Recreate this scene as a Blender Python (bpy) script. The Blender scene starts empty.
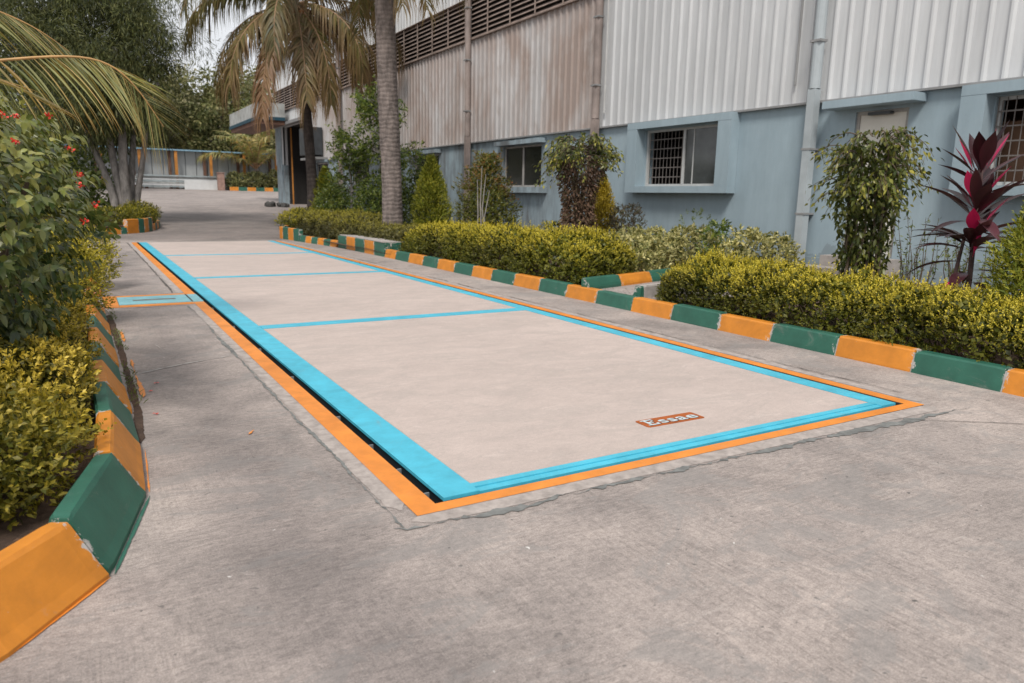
import bpy, bmesh, math, random
import numpy as np
from mathutils import Vector, Matrix

# ------------------------------------------------------------------ camera, light, exposure
S = bpy.context.scene
COL = S.collection
rng = np.random.default_rng(7)
random.seed(7)
PI = math.pi

cam = bpy.data.cameras.new('camera')
cam_o = bpy.data.objects.new('camera', cam)
COL.objects.link(cam_o)
S.camera = cam_o
cam.sensor_width = 36
cam.lens = 724.12 * 36 / 1024
cam.clip_start = 0.05
cam.clip_end = 3000
yaw, pit, rol = 0.5369, 0.1958, 0.0197
f_ = Vector((math.sin(yaw) * math.cos(pit), math.cos(yaw) * math.cos(pit), -math.sin(pit)))
r_ = Vector((math.cos(yaw), -math.sin(yaw), 0))
u_ = r_.cross(f_)
R_ = r_ * math.cos(rol) + u_ * math.sin(rol)
U_ = -r_ * math.sin(rol) + u_ * math.cos(rol)
m = Matrix((R_, U_, -f_)).transposed().to_4x4()
m.translation = Vector((-1.1517, -2.4391, 1.1734))
cam_o.matrix_world = m
cam.dof.use_dof = True
cam.dof.focus_distance = 4.2
cam.dof.aperture_fstop = 3.5

SUN_EL, SUN_AZ = math.radians(52), math.radians(218)      # azimuth clockwise from +Y
w = bpy.data.worlds.new('World')
S.world = w
w.use_nodes = True
nt = w.node_tree
for n in list(nt.nodes):
    nt.nodes.remove(n)
wo = nt.nodes.new('ShaderNodeOutputWorld')
bg = nt.nodes.new('ShaderNodeBackground')
sky = nt.nodes.new('ShaderNodeTexSky')
sky.sky_type = 'NISHITA'
sky.sun_disc = False
sky.sun_elevation = SUN_EL
sky.sun_rotation = SUN_AZ
tc = nt.nodes.new('ShaderNodeTexCoord')
mp = nt.nodes.new('ShaderNodeMapping'); mp.inputs['Scale'].default_value = (1.5, 1.5, 4)
nz = nt.nodes.new('ShaderNodeTexNoise'); nz.inputs['Scale'].default_value = 2.2; nz.inputs['Detail'].default_value = 6
cr = nt.nodes.new('ShaderNodeValToRGB')
cr.color_ramp.elements[0].position = 0.3; cr.color_ramp.elements[0].color = (7.2, 7.4, 7.8, 1)
cr.color_ramp.elements[1].position = 0.7; cr.color_ramp.elements[1].color = (9.6, 9.6, 9.6, 1)
mx = nt.nodes.new('ShaderNodeMixRGB'); mx.inputs['Fac'].default_value = 0.9
L = nt.links.new
L(tc.outputs['Generated'], mp.inputs['Vector']); L(mp.outputs['Vector'], nz.inputs['Vector'])
L(nz.outputs['Fac'], cr.inputs['Fac'])
L(sky.outputs['Color'], mx.inputs['Color1']); L(cr.outputs['Color'], mx.inputs['Color2'])
L(mx.outputs['Color'], bg.inputs['Color']); bg.inputs['Strength'].default_value = 0.078
L(bg.outputs['Background'], wo.inputs['Surface'])

sun = bpy.data.lights.new('sun', 'SUN')
sun.energy = 2.2
sun.angle = math.radians(16)
sun.color = (1.0, 0.95, 0.88)
sun_o = bpy.data.objects.new('sun', sun)
COL.objects.link(sun_o)
sd = Vector((math.sin(SUN_AZ) * math.cos(SUN_EL), math.cos(SUN_AZ) * math.cos(SUN_EL), math.sin(SUN_EL)))
sun_o.rotation_euler = sd.to_track_quat('Z', 'Y').to_euler()
sun_o.location = (0, -10, 30)

S.view_settings.view_transform = 'Standard'
S.view_settings.look = 'None'
S.view_settings.exposure = 0.47
S.view_settings.gamma = 1.0
S.view_settings.use_curve_mapping = False

# ------------------------------------------------------------------ small helpers
def gz(y):
    t = max(0.0, y - 17)
    return .028 * t if t > 4 else (.0035 * t * t if t <= 4 else 0) + 0.0

def gz(y):
    t = max(0.0, y - 17)
    return .0035 * t * t if t < 4 else .056 + .028 * (t - 4)

def tag(o, label=None, cat=None, group=None, kind=None):
    if label: o['label'] = label
    if cat: o['category'] = cat
    if group: o['group'] = group
    if kind: o['kind'] = kind
    return o

def empty(name, loc, label, cat, group=None, rz=0):
    o = bpy.data.objects.new(name, None)
    COL.objects.link(o)
    o.location = loc
    o.rotation_euler = (0, 0, rz)
    o.empty_display_size = 0.2
    return tag(o, label, cat, group)

class MB:
    """collects world-space geometry, builds one mesh object"""
    def __init__(s):
        s.V = []; s.F = []; s.M = []; s.n = 0; s.A = []
    def add(s, V, F, mi=0, a=None):
        V = np.asarray(V, float).reshape(-1, 3)
        s.V.append(V)
        for f in F:
            s.F.append(tuple(i + s.n for i in f)); s.M.append(mi)
        s.A.append(np.zeros(len(V)) if a is None else np.asarray(a, float))
        s.n += len(V)
        return s
    def box(s, x0, x1, y0, y1, z0, z1, mi=0):
        V = [(x, y, z) for z in (z0, z1) for y in (y0, y1) for x in (x0, x1)]
        F = [(0, 2, 3, 1), (4, 5, 7, 6), (0, 1, 5, 4), (2, 6, 7, 3), (0, 4, 6, 2), (1, 3, 7, 5)]
        return s.add(V, F, mi)
    def prism(s, base, h, mi=0):
        n = len(base)
        V = [tuple(p) for p in base] + [(p[0], p[1], p[2] + h) for p in base]
        F = [tuple(range(n - 1, -1, -1)), tuple(range(n, 2 * n))]
        F += [(i, (i + 1) % n, n + (i + 1) % n, n + i) for i in range(n)]
        return s.add(V, F, mi)
    def tube(s, pts, rad, seg=8, mi=0, cap=True):
        pts = np.asarray(pts, float); n = len(pts)
        rad = np.broadcast_to(np.asarray(rad, float), (n,))
        tg = np.gradient(pts, axis=0)
        tg /= np.linalg.norm(tg, axis=1)[:, None] + 1e-9
        ref = np.array([0, 0, 1.]) if abs(tg[0][2]) < .9 else np.array([1., 0, 0])
        V = []
        a = np.arange(seg) * 2 * PI / seg
        for i in range(n):
            x = np.cross(ref, tg[i]); x /= np.linalg.norm(x) + 1e-9
            y = np.cross(tg[i], x)
            V.append(pts[i] + rad[i] * (np.cos(a)[:, None] * x + np.sin(a)[:, None] * y))
        F = []
        for i in range(n - 1):
            for j in range(seg):
                k = (j + 1) % seg
                F.append((i * seg + j, i * seg + k, (i + 1) * seg + k, (i + 1) * seg + j))
        if cap:
            F.append(tuple(range(seg - 1, -1, -1)))
            F.append(tuple((n - 1) * seg + j for j in range(seg)))
        return s.add(np.concatenate(V), F, mi)
    def build(s, name, mats, parent=None, smooth=False, bevel=0, org=None, attr=None):
        me = bpy.data.meshes.new(name)
        V = np.concatenate(s.V)
        o = bpy.data.objects.new(name, me)
        COL.objects.link(o)
        if parent is not None:
            o.parent = parent
            base = np.array(parent.location)
            pp = parent.parent
            while pp is not None:
                base = base + np.array(pp.location); pp = pp.parent
        else:
            base = np.zeros(3) if org is None else np.array(org, float)
            if org is not None: o.location = org
        me.from_pydata((V - base).tolist(), [], s.F)
        if not isinstance(mats, (list, tuple)): mats = [mats]
        for mm in mats: me.materials.append(mm)
        if len(mats) > 1: me.polygons.foreach_set('material_index', s.M)
        if attr:
            at = me.attributes.new(attr, 'FLOAT', 'POINT')
            at.data.foreach_set('value', np.concatenate(s.A))
        if bevel:
            bm = bmesh.new(); bm.from_mesh(me)
            bmesh.ops.bevel(bm, geom=bm.edges[:], offset=bevel, segments=2, affect='EDGES', clamp_overlap=True)
            bm.to_mesh(me); bm.free()
        if smooth:
            me.polygons.foreach_set('use_smooth', [True] * len(me.polygons))
        me.update()
        return o

def sub(o, parent):
    """re-parent an object built at the world position under another part"""
    return o

def fastmesh(name, V, Q, mats, parent=None, attr=None, midx=None, org=None, smooth=False):
    """V (n,3), Q (m,k) faces, quick foreach_set mesh"""
    me = bpy.data.meshes.new(name)
    o = bpy.data.objects.new(name, me)
    COL.objects.link(o)
    if parent is not None:
        o.parent = parent; base = np.array(parent.location)
        pp = parent.parent
        while pp is not None:
            base = base + np.array(pp.location); pp = pp.parent
    else:
        base = np.zeros(3) if org is None else np.array(org, float)
        if org is not None: o.location = org
    V = (np.asarray(V) - base).astype(np.float32)
    m_, k = Q.shape
    me.vertices.add(len(V)); me.vertices.foreach_set('co', V.ravel())
    me.loops.add(m_ * k); me.loops.foreach_set('vertex_index', Q.astype(np.int32).ravel())
    me.polygons.add(m_)
    me.polygons.foreach_set('loop_start', (np.arange(m_) * k).astype(np.int32))
    me.polygons.foreach_set('loop_total', np.full(m_, k, np.int32))
    if smooth: me.polygons.foreach_set('use_smooth', np.ones(m_, bool))
    if not isinstance(mats, (list, tuple)): mats = [mats]
    for mm in mats: me.materials.append(mm)
    if midx is not None: me.polygons.foreach_set('material_index', np.asarray(midx, np.int32))
    me.update(calc_edges=True)
    if attr is not None:
        at = me.attributes.new('tip', 'FLOAT', 'POINT')
        at.data.foreach_set('value', np.asarray(attr, np.float32))
    return o

def nrm(a):
    return a / (np.linalg.norm(a, axis=-1, keepdims=True) + 1e-9)

# leaves: one folded diamond per leaf (5 verts, 4 tris)
def leafset(P, D, N, Ln, Wd, fold=.25, mid=.45, droop=.12):
    """P base, D direction, N approx normal; returns V,Q"""
    n = len(P)
    D = nrm(D); Sd = nrm(np.cross(D, N)); N = np.cross(Sd, D)
    Ln = np.broadcast_to(Ln, (n,))[:, None]; Wd = np.broadcast_to(Wd, (n,))[:, None]
    a = P
    b = P + D * Ln * mid + Sd * Wd * .5 + N * Wd * fold * .5
    c = P + D * Ln - N * Ln * droop
    d = P + D * Ln * mid - Sd * Wd * .5 + N * Wd * fold * .5
    e = P + D * Ln * mid
    V = np.stack([a, b, c, d, e], 1).reshape(-1, 3)
    i = np.arange(n)[:, None] * 5
    Q = np.stack([i + [0, 1, 4], i + [1, 2, 4], i + [0, 4, 3], i + [4, 2, 3]], 1).reshape(-1, 3)
    return V, Q

def merge(sets):
    V = []; Q = []; n = 0
    for v, q in sets:
        V.append(v); Q.append(q + n); n += len(v)
    return np.concatenate(V), np.concatenate(Q)

def rnd_dir(n, up=0.0):
    d = rng.normal(size=(n, 3)); d = nrm(d); d[:, 2] += up
    return nrm(d)

# strips with a profile, used for palm leaflets and long leaves
def blades(P, D, N, Ln, Wd, droop, nseg=4, prof=None, fold=0.0):
    n = len(P)
    D = nrm(D); Sd = nrm(np.cross(D, N))
    Ln = np.broadcast_to(Ln, (n,)); Wd = np.broadcast_to(Wd, (n,)); droop = np.broadcast_to(droop, (n,))
    if prof is None: prof = np.array([.35, 1, .9, .6, .05])
    t = np.linspace(0, 1, nseg + 1)
    pr = np.interp(t, np.linspace(0, 1, len(prof)), prof)
    c = P[:, None] + D[:, None] * (Ln[:, None] * t)[..., None]
    c[..., 2] -= droop[:, None] * Ln[:, None] * t ** 2
    # keep the length roughly: shorten horizontal reach as it droops
    k = 1 - .35 * np.clip(droop, 0, 1.5)[:, None] * t ** 2
    c[..., :2] = P[:, None, :2] + (c[..., :2] - P[:, None, :2]) * k[..., None]
    hw = Wd[:, None] * pr * .5
    l = c + Sd[:, None] * hw[..., None]; r = c - Sd[:, None] * hw[..., None]
    if fold:
        up = np.cross(Sd, D)
        l += up[:, None] * (hw * fold)[..., None]; r += up[:, None] * (hw * fold)[..., None]
        V = np.stack([l, c, r], 2).reshape(-1, 3); k3 = 3
        i = np.arange(n)[:, None, None] * (nseg + 1) * 3 + np.arange(nseg)[None, :, None] * 3
        Q = np.concatenate([i + np.array([0, 1, 4, 3]), i + np.array([1, 2, 5, 4])], 1).reshape(-1, 4)
    else:
        V = np.stack([l, r], 2).reshape(-1, 3)
        i = np.arange(n)[:, None, None] * (nseg + 1) * 2 + np.arange(nseg)[None, :, None] * 2
        Q = (i + np.array([0, 1, 3, 2])).reshape(-1, 4)
    return V, Q

# ------------------------------------------------------------------ materials
class NT:
    def __init__(s, name):
        s.m = bpy.data.materials.new(name); s.m.use_nodes = True
        s.t = s.m.node_tree
        for n in list(s.t.nodes): s.t.nodes.remove(n)
        s.out = s.n('ShaderNodeOutputMaterial')
        s.p = s.n('ShaderNodeBsdfPrincipled')
        s.l(s.p.outputs[0], s.out.inputs['Surface'])
        s.geo = None
    def n(s, ty, **k):
        x = s.t.nodes.new(ty)
        for a, b in k.items(): setattr(x, a, b)
        return x
    def l(s, a, b): s.t.links.new(a, b)
    def pos(s, scale=(1, 1, 1), rot=(0, 0, 0)):
        if s.geo is None: s.geo = s.n('ShaderNodeNewGeometry')
        mp = s.n('ShaderNodeMapping')
        mp.inputs['Scale'].default_value = scale; mp.inputs['Rotation'].default_value = rot
        s.l(s.geo.outputs['Position'], mp.inputs['Vector'])
        return mp.outputs['Vector']
    def noise(s, scale, detail=4, vec=None, rough=.6, dist=0):
        x = s.n('ShaderNodeTexNoise')
        x.inputs['Scale'].default_value = scale; x.inputs['Detail'].default_value = detail
        x.inputs['Roughness'].default_value = rough; x.inputs['Distortion'].default_value = dist
        s.l(vec if vec is not None else s.pos(), x.inputs['Vector'])
        return x.outputs['Fac']
    def ramp(s, fac, stops):
        x = s.n('ShaderNodeValToRGB'); e = x.color_ramp.elements
        while len(e) < len(stops): e.new(.5)
        for i, (p, c) in enumerate(stops):
            e[i].position = p
            e[i].color = (c, c, c, 1) if isinstance(c, (int, float)) else (*c, 1)
        s.l(fac, x.inputs['Fac'])
        return x.outputs['Color']
    def mix(s, fac, a, b, mode='MIX'):
        x = s.n('ShaderNodeMixRGB', blend_type=mode)
        for sock, v in ((x.inputs['Fac'], fac), (x.inputs['Color1'], a), (x.inputs['Color2'], b)):
            if isinstance(v, (int, float)): sock.default_value = v if sock.type == 'VALUE' else (v, v, v, 1)
            elif isinstance(v, tuple): sock.default_value = (*v, 1)
            else: s.l(v, sock)
        return x.outputs['Color']
    def math(s, op, a, b=None):
        x = s.n('ShaderNodeMath', operation=op)
        for sock, v in ((x.inputs[0], a), (x.inputs[1], b)):
            if v is None: continue
            if isinstance(v, (int, float)): sock.default_value = v
            else: s.l(v, sock)
        return x.outputs[0]
    def base(s, c):
        if isinstance(c, tuple): s.p.inputs['Base Color'].default_value = (*c, 1)
        else: s.l(c, s.p.inputs['Base Color'])
    def rough(s, v):
        if isinstance(v, (int, float)): s.p.inputs['Roughness'].default_value = v
        else: s.l(v, s.p.inputs['Roughness'])
    def bump(s, h, dist=.01, strength=.6):
        b = s.n('ShaderNodeBump'); b.inputs['Strength'].default_value = strength
        b.inputs['Distance'].default_value = dist
        s.l(h, b.inputs['Height']); s.l(b.outputs['Normal'], s.p.inputs['Normal'])

def lin(r, g, b):
    f = lambda c: ((c / 255 + .055) / 1.055) ** 2.4 if c > 10 else c / 255 / 12.92
    return (f(r), f(g), f(b))

def simple(name, c, rough=.6, var=.12, scale=6, metal=0, bump=0, bscale=80):
    t = NT(name)
    n = t.noise(scale, 5)
    d = tuple(x * (1 - var) for x in c); u = tuple(min(1, x * (1 + var)) for x in c)
    t.base(t.ramp(n, [(.3, d), (.7, u)]))
    t.rough(rough); t.p.inputs['Metallic'].default_value = metal
    if bump: t.bump(t.noise(bscale, 4), .004, bump)
    return t.m

def mk_road():
    t = NT('road_concrete')
    big = t.noise(.45, 6, rough=.6, dist=.6)
    med = t.noise(2.0, 8, rough=.72, dist=.8)
    c = t.ramp(big, [(.36, (.225, .196, .182)), (.52, (.325, .28, .258)), (.66, (.42, .358, .325))])
    c = t.mix(.4, c, t.ramp(med, [(.38, (.18, .158, .148)), (.5, (.33, .283, .26)), (.62, (.48, .408, .37))]))
    # fine broom lines, in two directions
    wv = t.pos((2.5, 42, 1), (0, 0, .2)); st = t.noise(2.6, 5, wv, .7, .5)
    wv2 = t.pos((34, 2.2, 1), (0, 0, .28)); st2 = t.noise(2.6, 5, wv2, .7, .5)
    sel = t.ramp(t.noise(.35, 4, dist=.6), [(.46, 0.), (.6, 1.)])
    stm = t.mix(sel, st, st2)
    c = t.mix(.75, c, t.ramp(stm, [(.32, (.66, .65, .65)), (.5, (1., 1., 1.)), (.68, (1.22, 1.2, 1.18))]), 'MULTIPLY')
    g = t.noise(190, 4, rough=.8)
    g2 = t.noise(34, 7, t.pos((1, 1.5, 1), (0, 0, .3)), .82, .6)
    c = t.mix(.8, c, t.ramp(g, [(.36, .62), (.5, 1.), (.64, 1.32)]), 'MULTIPLY')
    c = t.mix(.6, c, t.ramp(g2, [(.36, .52), (.5, 1.), (.64, 1.34)]), 'MULTIPLY')
    # cool grey worn skin and flaky patches
    p = t.noise(1.5, 9, t.pos((1, 1.6, 1), (0, 0, .5)), .78, 1.)
    c = t.mix(t.ramp(p, [(.53, 0.), (.56, .42), (.72, .58)]), c, (.25, .236, .226))
    p3 = t.noise(9, 8, t.pos((1, 2.4, 1), (0, 0, .25)), .8, 1.2)
    c = t.mix(t.ramp(p3, [(.62, 0.), (.66, .4)]), c, (.17, .165, .165))
    p2 = t.noise(9, 8, t.pos((1, 1.6, 1), (1, 0, .2)), .8, 1.)
    c = t.mix(t.ramp(p2, [(.62, 0.), (.67, .4)]), c, (.58, .52, .48))
    # darker traffic-stained lane beside the scale
    sx0 = t.n('ShaderNodeSeparateXYZ'); t.l(t.geo.outputs['Position'], sx0.inputs[0])
    ln = t.math('ADD', t.math('MULTIPLY', t.math('ABSOLUTE', t.math('ADD', sx0.outputs['X'], .62)), 1.6), t.math('MULTIPLY', t.noise(1.3, 6, t.pos((2, .6, 1))), .8))
    c = t.mix(1., c, t.ramp(ln, [(.45, (.78, .78, .79)), (1.0, (1., 1., 1.))]), 'MULTIPLY')
    # dark specks / pits and small pale chips
    for sc, th, col, st_ in ((4.5, .026, (.07, .068, .066), .85), (13., .05, (.12, .11, .105), .75), (6.2, .02, (.75, .73, .7), .8)):
        v = t.n('ShaderNodeTexVoronoi'); v.inputs['Scale'].default_value = sc
        nn = t.n('ShaderNodeVectorMath', operation='ADD'); nv = t.n('ShaderNodeTexNoise'); nv.inputs['Scale'].default_value = 30
        t.l(t.pos((1, 1, 1), (0, 0, sc)), nv.inputs['Vector'])
        sc_ = t.n('ShaderNodeVectorMath', operation='SCALE'); sc_.inputs['Scale'].default_value = .05
        t.l(nv.outputs['Color'], sc_.inputs[0]); t.l(t.pos((1, 1, 1), (0, 0, sc)), nn.inputs[0]); t.l(sc_.outputs[0], nn.inputs[1])
        t.l(nn.outputs[0], v.inputs['Vector'])
        c = t.mix(t.ramp(v.outputs['Distance'], [(th, st_), (th * 1.8, 0.)]), c, col)
    # the older yard surface beyond the scale is darker, then pale again
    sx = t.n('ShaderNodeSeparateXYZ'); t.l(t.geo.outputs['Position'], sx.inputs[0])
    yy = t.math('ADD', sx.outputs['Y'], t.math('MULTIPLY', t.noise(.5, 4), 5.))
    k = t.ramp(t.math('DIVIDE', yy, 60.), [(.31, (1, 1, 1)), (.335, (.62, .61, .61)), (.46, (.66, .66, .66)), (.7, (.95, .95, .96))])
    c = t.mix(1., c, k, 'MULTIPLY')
    t.base(c); t.rough(.85)
    h = t.mix(.5, stm, t.mix(.6, g, g2))
    t.bump(h, .008, .8)
    return t.m

def mk_deck():
    t = NT('deck_concrete')
    a = t.noise(.9, 6, t.pos((.7, 1.2, 1), (0, 0, .1)), .62, .6)
    b = t.noise(4.5, 8, t.pos((.9, 1.5, 1)), .78, .6)
    c = t.ramp(a, [(.32, (.42, .352, .32)), (.68, (.53, .44, .40))])
    c = t.mix(.35, c, t.ramp(b, [(.34, (.40, .335, .305)), (.66, (.62, .515, .465))]))
    p = t.noise(2.4, 9, t.pos((.7, 1.6, 1)), .8, .9)
    c = t.mix(t.ramp(p, [(.51, 0.), (.53, .36), (.7, .55)]), c, (.40, .345, .315))
    p = t.noise(5, 9, t.pos((.7, 1.8, 1), (0, 0, .1)), .8, .8)
    c = t.mix(t.ramp(p, [(.58, 0.), (.61, .35)]), c, (.62, .53, .485))
    g = t.noise(200, 4); g2 = t.noise(45, 6, t.pos((.8, 1.5, 1)), .8)
    c = t.mix(.5, c, t.ramp(g, [(.35, .8), (.65, 1.15)]), 'MULTIPLY')
    c = t.mix(.45, c, t.ramp(g2, [(.33, .82), (.66, 1.12)]), 'MULTIPLY')
    # dust and grime gathered along the steel edges
    sx = t.n('ShaderNodeSeparateXYZ'); t.l(t.geo.outputs['Position'], sx.inputs[0])
    e1 = t.math('SUBTRACT', sx.outputs['X'], .163); e2 = t.math('SUBTRACT', 2.862, sx.outputs['X']); e3 = t.math('SUBTRACT', sx.outputs['Y'], .085)
    e = t.math('MINIMUM', t.math('MINIMUM', e1, e2), e3)
    e = t.math('ADD', e, t.math('MULTIPLY', b, -.09))
    c = t.mix(t.ramp(t.math('ADD', e, .1), [(.045, .5), (.062, 0.)]), c, (.24, .205, .185))
    t.base(c); t.rough(.75); t.bump(t.mix(.5, g, b), .003, .5)
    return t.m

def mk_paint(name, c, rough=.5, wear=.66, under=(.42, .38, .35), vary=.12, bumpy=.35, ends=False):
    t = NT(name)
    n = t.noise(7, 5); n2 = t.noise(38, 5, rough=.7)
    d = tuple(x * (1 - vary) for x in c); u = tuple(min(1, x * (1 + vary)) for x in c)
    col = t.ramp(n, [(.3, d), (.7, u)])
    col = t.mix(.5, col, t.ramp(t.noise(2.3, 8, rough=.78, dist=.8), [(.38, .68), (.58, 1.)]), 'MULTIPLY')
    col = t.mix(t.ramp(t.noise(5, 9, t.pos((1, .6, 1), (0, 0, .4)), .82, 1.), [(.58, 0.), (.7, .35)]), col, (.3, .27, .25))
    wn = t.noise(14, 8, rough=.8, dist=.6)
    if ends:
        at = t.n('ShaderNodeAttribute'); at.attribute_name = 'tip'
        wn2 = t.math('ADD', wn, t.math('MULTIPLY', at.outputs['Fac'], .18))
    else: wn2 = wn
    col = t.mix(t.ramp(wn2, [(wear, 0.), (wear + .025, 1.)]), col, under)
    t.base(col); t.rough(rough)
    t.bump(t.mix(.4, n2, wn), .004, bumpy)
    return t.m

def mk_leaf(name, ramp, tip=None, rough=.45, trans=.25, tip_rng=(.35, .8), spec=.4, tcol=1.35):
    t = NT(name)
    if t.geo is None: t.geo = t.n('ShaderNodeNewGeometry')
    ri = t.geo.outputs['Random Per Island']
    k = len(ramp)
    c = t.ramp(ri, [(i / max(1, k - 1), x) for i, x in enumerate(ramp)])
    nn = t.noise(1.3, 3)
    c = t.mix(.7, c, t.ramp(nn, [(.35, .55), (.65, 1.4)]), 'MULTIPLY')
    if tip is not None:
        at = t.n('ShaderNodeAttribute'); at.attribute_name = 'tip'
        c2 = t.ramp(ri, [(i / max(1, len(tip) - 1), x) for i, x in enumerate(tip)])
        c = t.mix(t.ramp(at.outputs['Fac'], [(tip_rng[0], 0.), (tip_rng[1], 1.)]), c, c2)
    t.base(c); t.rough(rough); t.p.inputs['Specular IOR Level'].default_value = spec
    if trans:
        tr = t.n('ShaderNodeBsdfTranslucent'); ms = t.n('ShaderNodeMixShader')
        ms.inputs[0].default_value = trans
        cc = t.mix(1., c, (tcol, tcol * 1.05, tcol * .7), 'MULTIPLY')
        t.l(cc, tr.inputs['Color'])
        t.l(t.p.outputs[0], ms.inputs[1]); t.l(tr.outputs[0], ms.inputs[2])
        t.l(ms.outputs[0], t.out.inputs['Surface'])
    return t.m

def mk_bark(name, c, ring=0):
    t = NT(name)
    n = t.noise(9, 7, t.pos((1, 1, .35)), .7)
    c1 = tuple(x * .4 for x in c); c2 = tuple(min(1, x * 1.6) for x in c)
    col = t.ramp(n, [(.3, c1), (.5, c), (.72, c2)])
    h = n
    if ring:
        wv = t.n('ShaderNodeTexWave'); wv.wave_type = 'BANDS'; wv.bands_direction = 'Z'
        wv.inputs['Scale'].default_value = ring; wv.inputs['Distortion'].default_value = 5
        wv.inputs['Detail'].default_value = 5; wv.inputs['Detail Scale'].default_value = 1.8
        t.l(t.pos(), wv.inputs['Vector'])
        col = t.mix(.4, col, t.ramp(wv.outputs['Fac'], [(.0, .6), (.2, 1.), (1, 1.1)]), 'MULTIPLY')
        h = t.mix(.5, n, wv.outputs['Fac'])
    t.base(col); t.rough(.9); t.bump(h, .02, .7)
    return t.m

def mk_clad(name, base, stain=0.0, metal=.0, top=(.16, .105, .075)):
    t = NT(name)
    n = t.noise(1.2, 6, t.pos((1, 1, .25)), .65)
    c = t.ramp(n, [(.3, tuple(x * .88 for x in base)), (.7, tuple(x * 1.06 for x in base))])
    dr = t.noise(6, 7, t.pos((1, 2.2, .16)), .7)
    c = t.mix(.4, c, t.ramp(dr, [(.35, .8), (.65, 1.08)]), 'MULTIPLY')
    # each sheet weathers slightly differently
    sx = t.n('ShaderNodeSeparateXYZ'); t.l(t.geo.outputs['Position'], sx.inputs[0])
    sh = t.math('FLOOR', t.math('DIVIDE', sx.outputs['Y'], 1.0))
    wn = t.n('ShaderNodeTexWhiteNoise', noise_dimensions='1D'); t.l(sh, wn.inputs['W'])
    c = t.mix(.5, c, t.ramp(wn.outputs['Value'], [(0, .86), (1, 1.05)]), 'MULTIPLY')
    if stain:
        a = t.noise(.32, 5, t.pos((1, 1, .8)), .6, .8)
        b = t.noise(2.2, 7, t.pos((1, 2.5, .5)), .7)
        mk = t.math('ADD', t.math('MULTIPLY', a, 1.), t.math('MULTIPLY', b, .45))
        fac = t.ramp(mk, [(.60, 0.), (.86, stain)])
        c = t.mix(fac, c, (.27, .175, .13))
        a2 = t.noise(.7, 7, t.pos((1, 1.6, .6)), .75, 1.)
        # soot under the louvres and rust patches low on the sheets
        c = t.mix(t.ramp(a2, [(.55, 0.), (.75, stain * .8)]), c, top)
    t.base(c); t.rough(.48); t.p.inputs['Metallic'].default_value = metal
    return t.m

def mk_plaster():
    t = NT('blue_plaster')
    n = t.noise(.8, 6); s_ = t.noise(3, 7, t.pos((1, 1.6, .3)), .7)
    c = t.ramp(n, [(.3, (.275, .355, .402)), (.7, (.335, .42, .468))])
    c = t.mix(.5, c, t.ramp(s_, [(.35, .82), (.65, 1.06)]), 'MULTIPLY')
    sx = t.n('ShaderNodeSeparateXYZ'); t.l(t.geo.outputs['Position'], sx.inputs[0])
    # dirt splash low on the wall and soot down the far bays
    g = t.math('ADD', sx.outputs['Z'], t.math('MULTIPLY', t.noise(2.5, 6, t.pos((1, 1, .5))), -.9))
    c = t.mix(t.ramp(g, [(-.25, .0), (0., .0)]), c, c)
    spl = t.math('MULTIPLY', t.noise(3.2, 7, t.pos((1, 2, .7)), .75), 1.)
    lo = t.math('LESS_THAN', g, .02)
    c = t.mix(t.math('MULTIPLY', lo, .55), c, (.19, .23, .25))
    far = t.n('ShaderNodeMapRange'); far.inputs['From Min'].default_value = 11; far.inputs['From Max'].default_value = 14
    t.l(sx.outputs['Y'], far.inputs['Value'])
    soot = t.ramp(t.noise(1.4, 7, t.pos((1, 1.5, .45)), .7), [(.38, 0.), (.62, .8)])
    c = t.mix(t.math('MULTIPLY', far.outputs[0], soot), c, (.085, .08, .078))
    t.base(c); t.rough(.8); t.bump(t.noise(30, 5), .004, .4)
    return t.m

M = {}
M['road'] = mk_road()
M['deck'] = mk_deck()
M['cyan'] = mk_paint('cyan_paint', (.075, .48, .64), .45, .68, (.2, .38, .43), .12, .3)
M['cyan_worn'] = mk_paint('worn_cyan_paint', (.23, .50, .56), .5, .60, (.2, .2, .2), .12, .3)
M['orange'] = mk_paint('orange_paint', (.74, .25, .036), .5, .67, (.36, .3, .26), .12, .3)
M['korange'] = mk_paint('kerb_orange_paint', (.62, .225, .022), .5, .66, (.5, .47, .44), .12, .35, True)
M['kgreen'] = mk_paint('kerb_green_paint', (.024, .118, .080), .5, .68, (.45, .43, .41), .14, .35, True)
M['mortar'] = simple('mortar', (.4, .37, .35), .9, .3, 20, bump=.8)
M['kbare'] = simple('bare_concrete', (.36, .33, .31), .9, .25, 9, bump=.6)
M['pit'] = simple('shade_dark_pit_concrete', (.025, .024, .023), .9, .3, 4)  # concrete coloured near black, the shade of the deck gap painted in
M['web'] = simple('shade_dark_web', (.012, .02, .026), .7, .3, 4)  # beam web darkened by colour to stand for shade inside the gap
M['black'] = simple('black_rubber', (.02, .02, .02), .6)
M['steel'] = simple('galvanised_steel', (.35, .36, .37), .45, .2, 8, .6)
M['crack'] = simple('crack_sealant', (.165, .168, .162), .85, .35, 14, bump=.2)
M['crackdark'] = simple('crack_dirt', (.10, .09, .082), .95, .4, 14, bump=.5)
M['rimconc'] = simple('rough_rim_concrete', (.36, .315, .29), .9, .28, 16, bump=.8, bscale=60)
def mk_soil():
    t = NT('soil')
    a = t.noise(6, 8, rough=.75); b = t.noise(45, 5, rough=.8)
    c = t.ramp(a, [(.3, (.05, .028, .018)), (.55, (.10, .06, .04)), (.75, (.16, .10, .07))])
    c = t.mix(.5, c, t.ramp(b, [(.3, .5), (.7, 1.4)]), 'MULTIPLY')
    t.base(c); t.rough(.95); t.bump(t.mix(.5, a, b), .03, 1.)
    return t.m
M['soil'] = mk_soil()
M['plaster'] = mk_plaster()
M['clad'] = mk_clad('steel_cladding', (.54, .55, .56))
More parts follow.
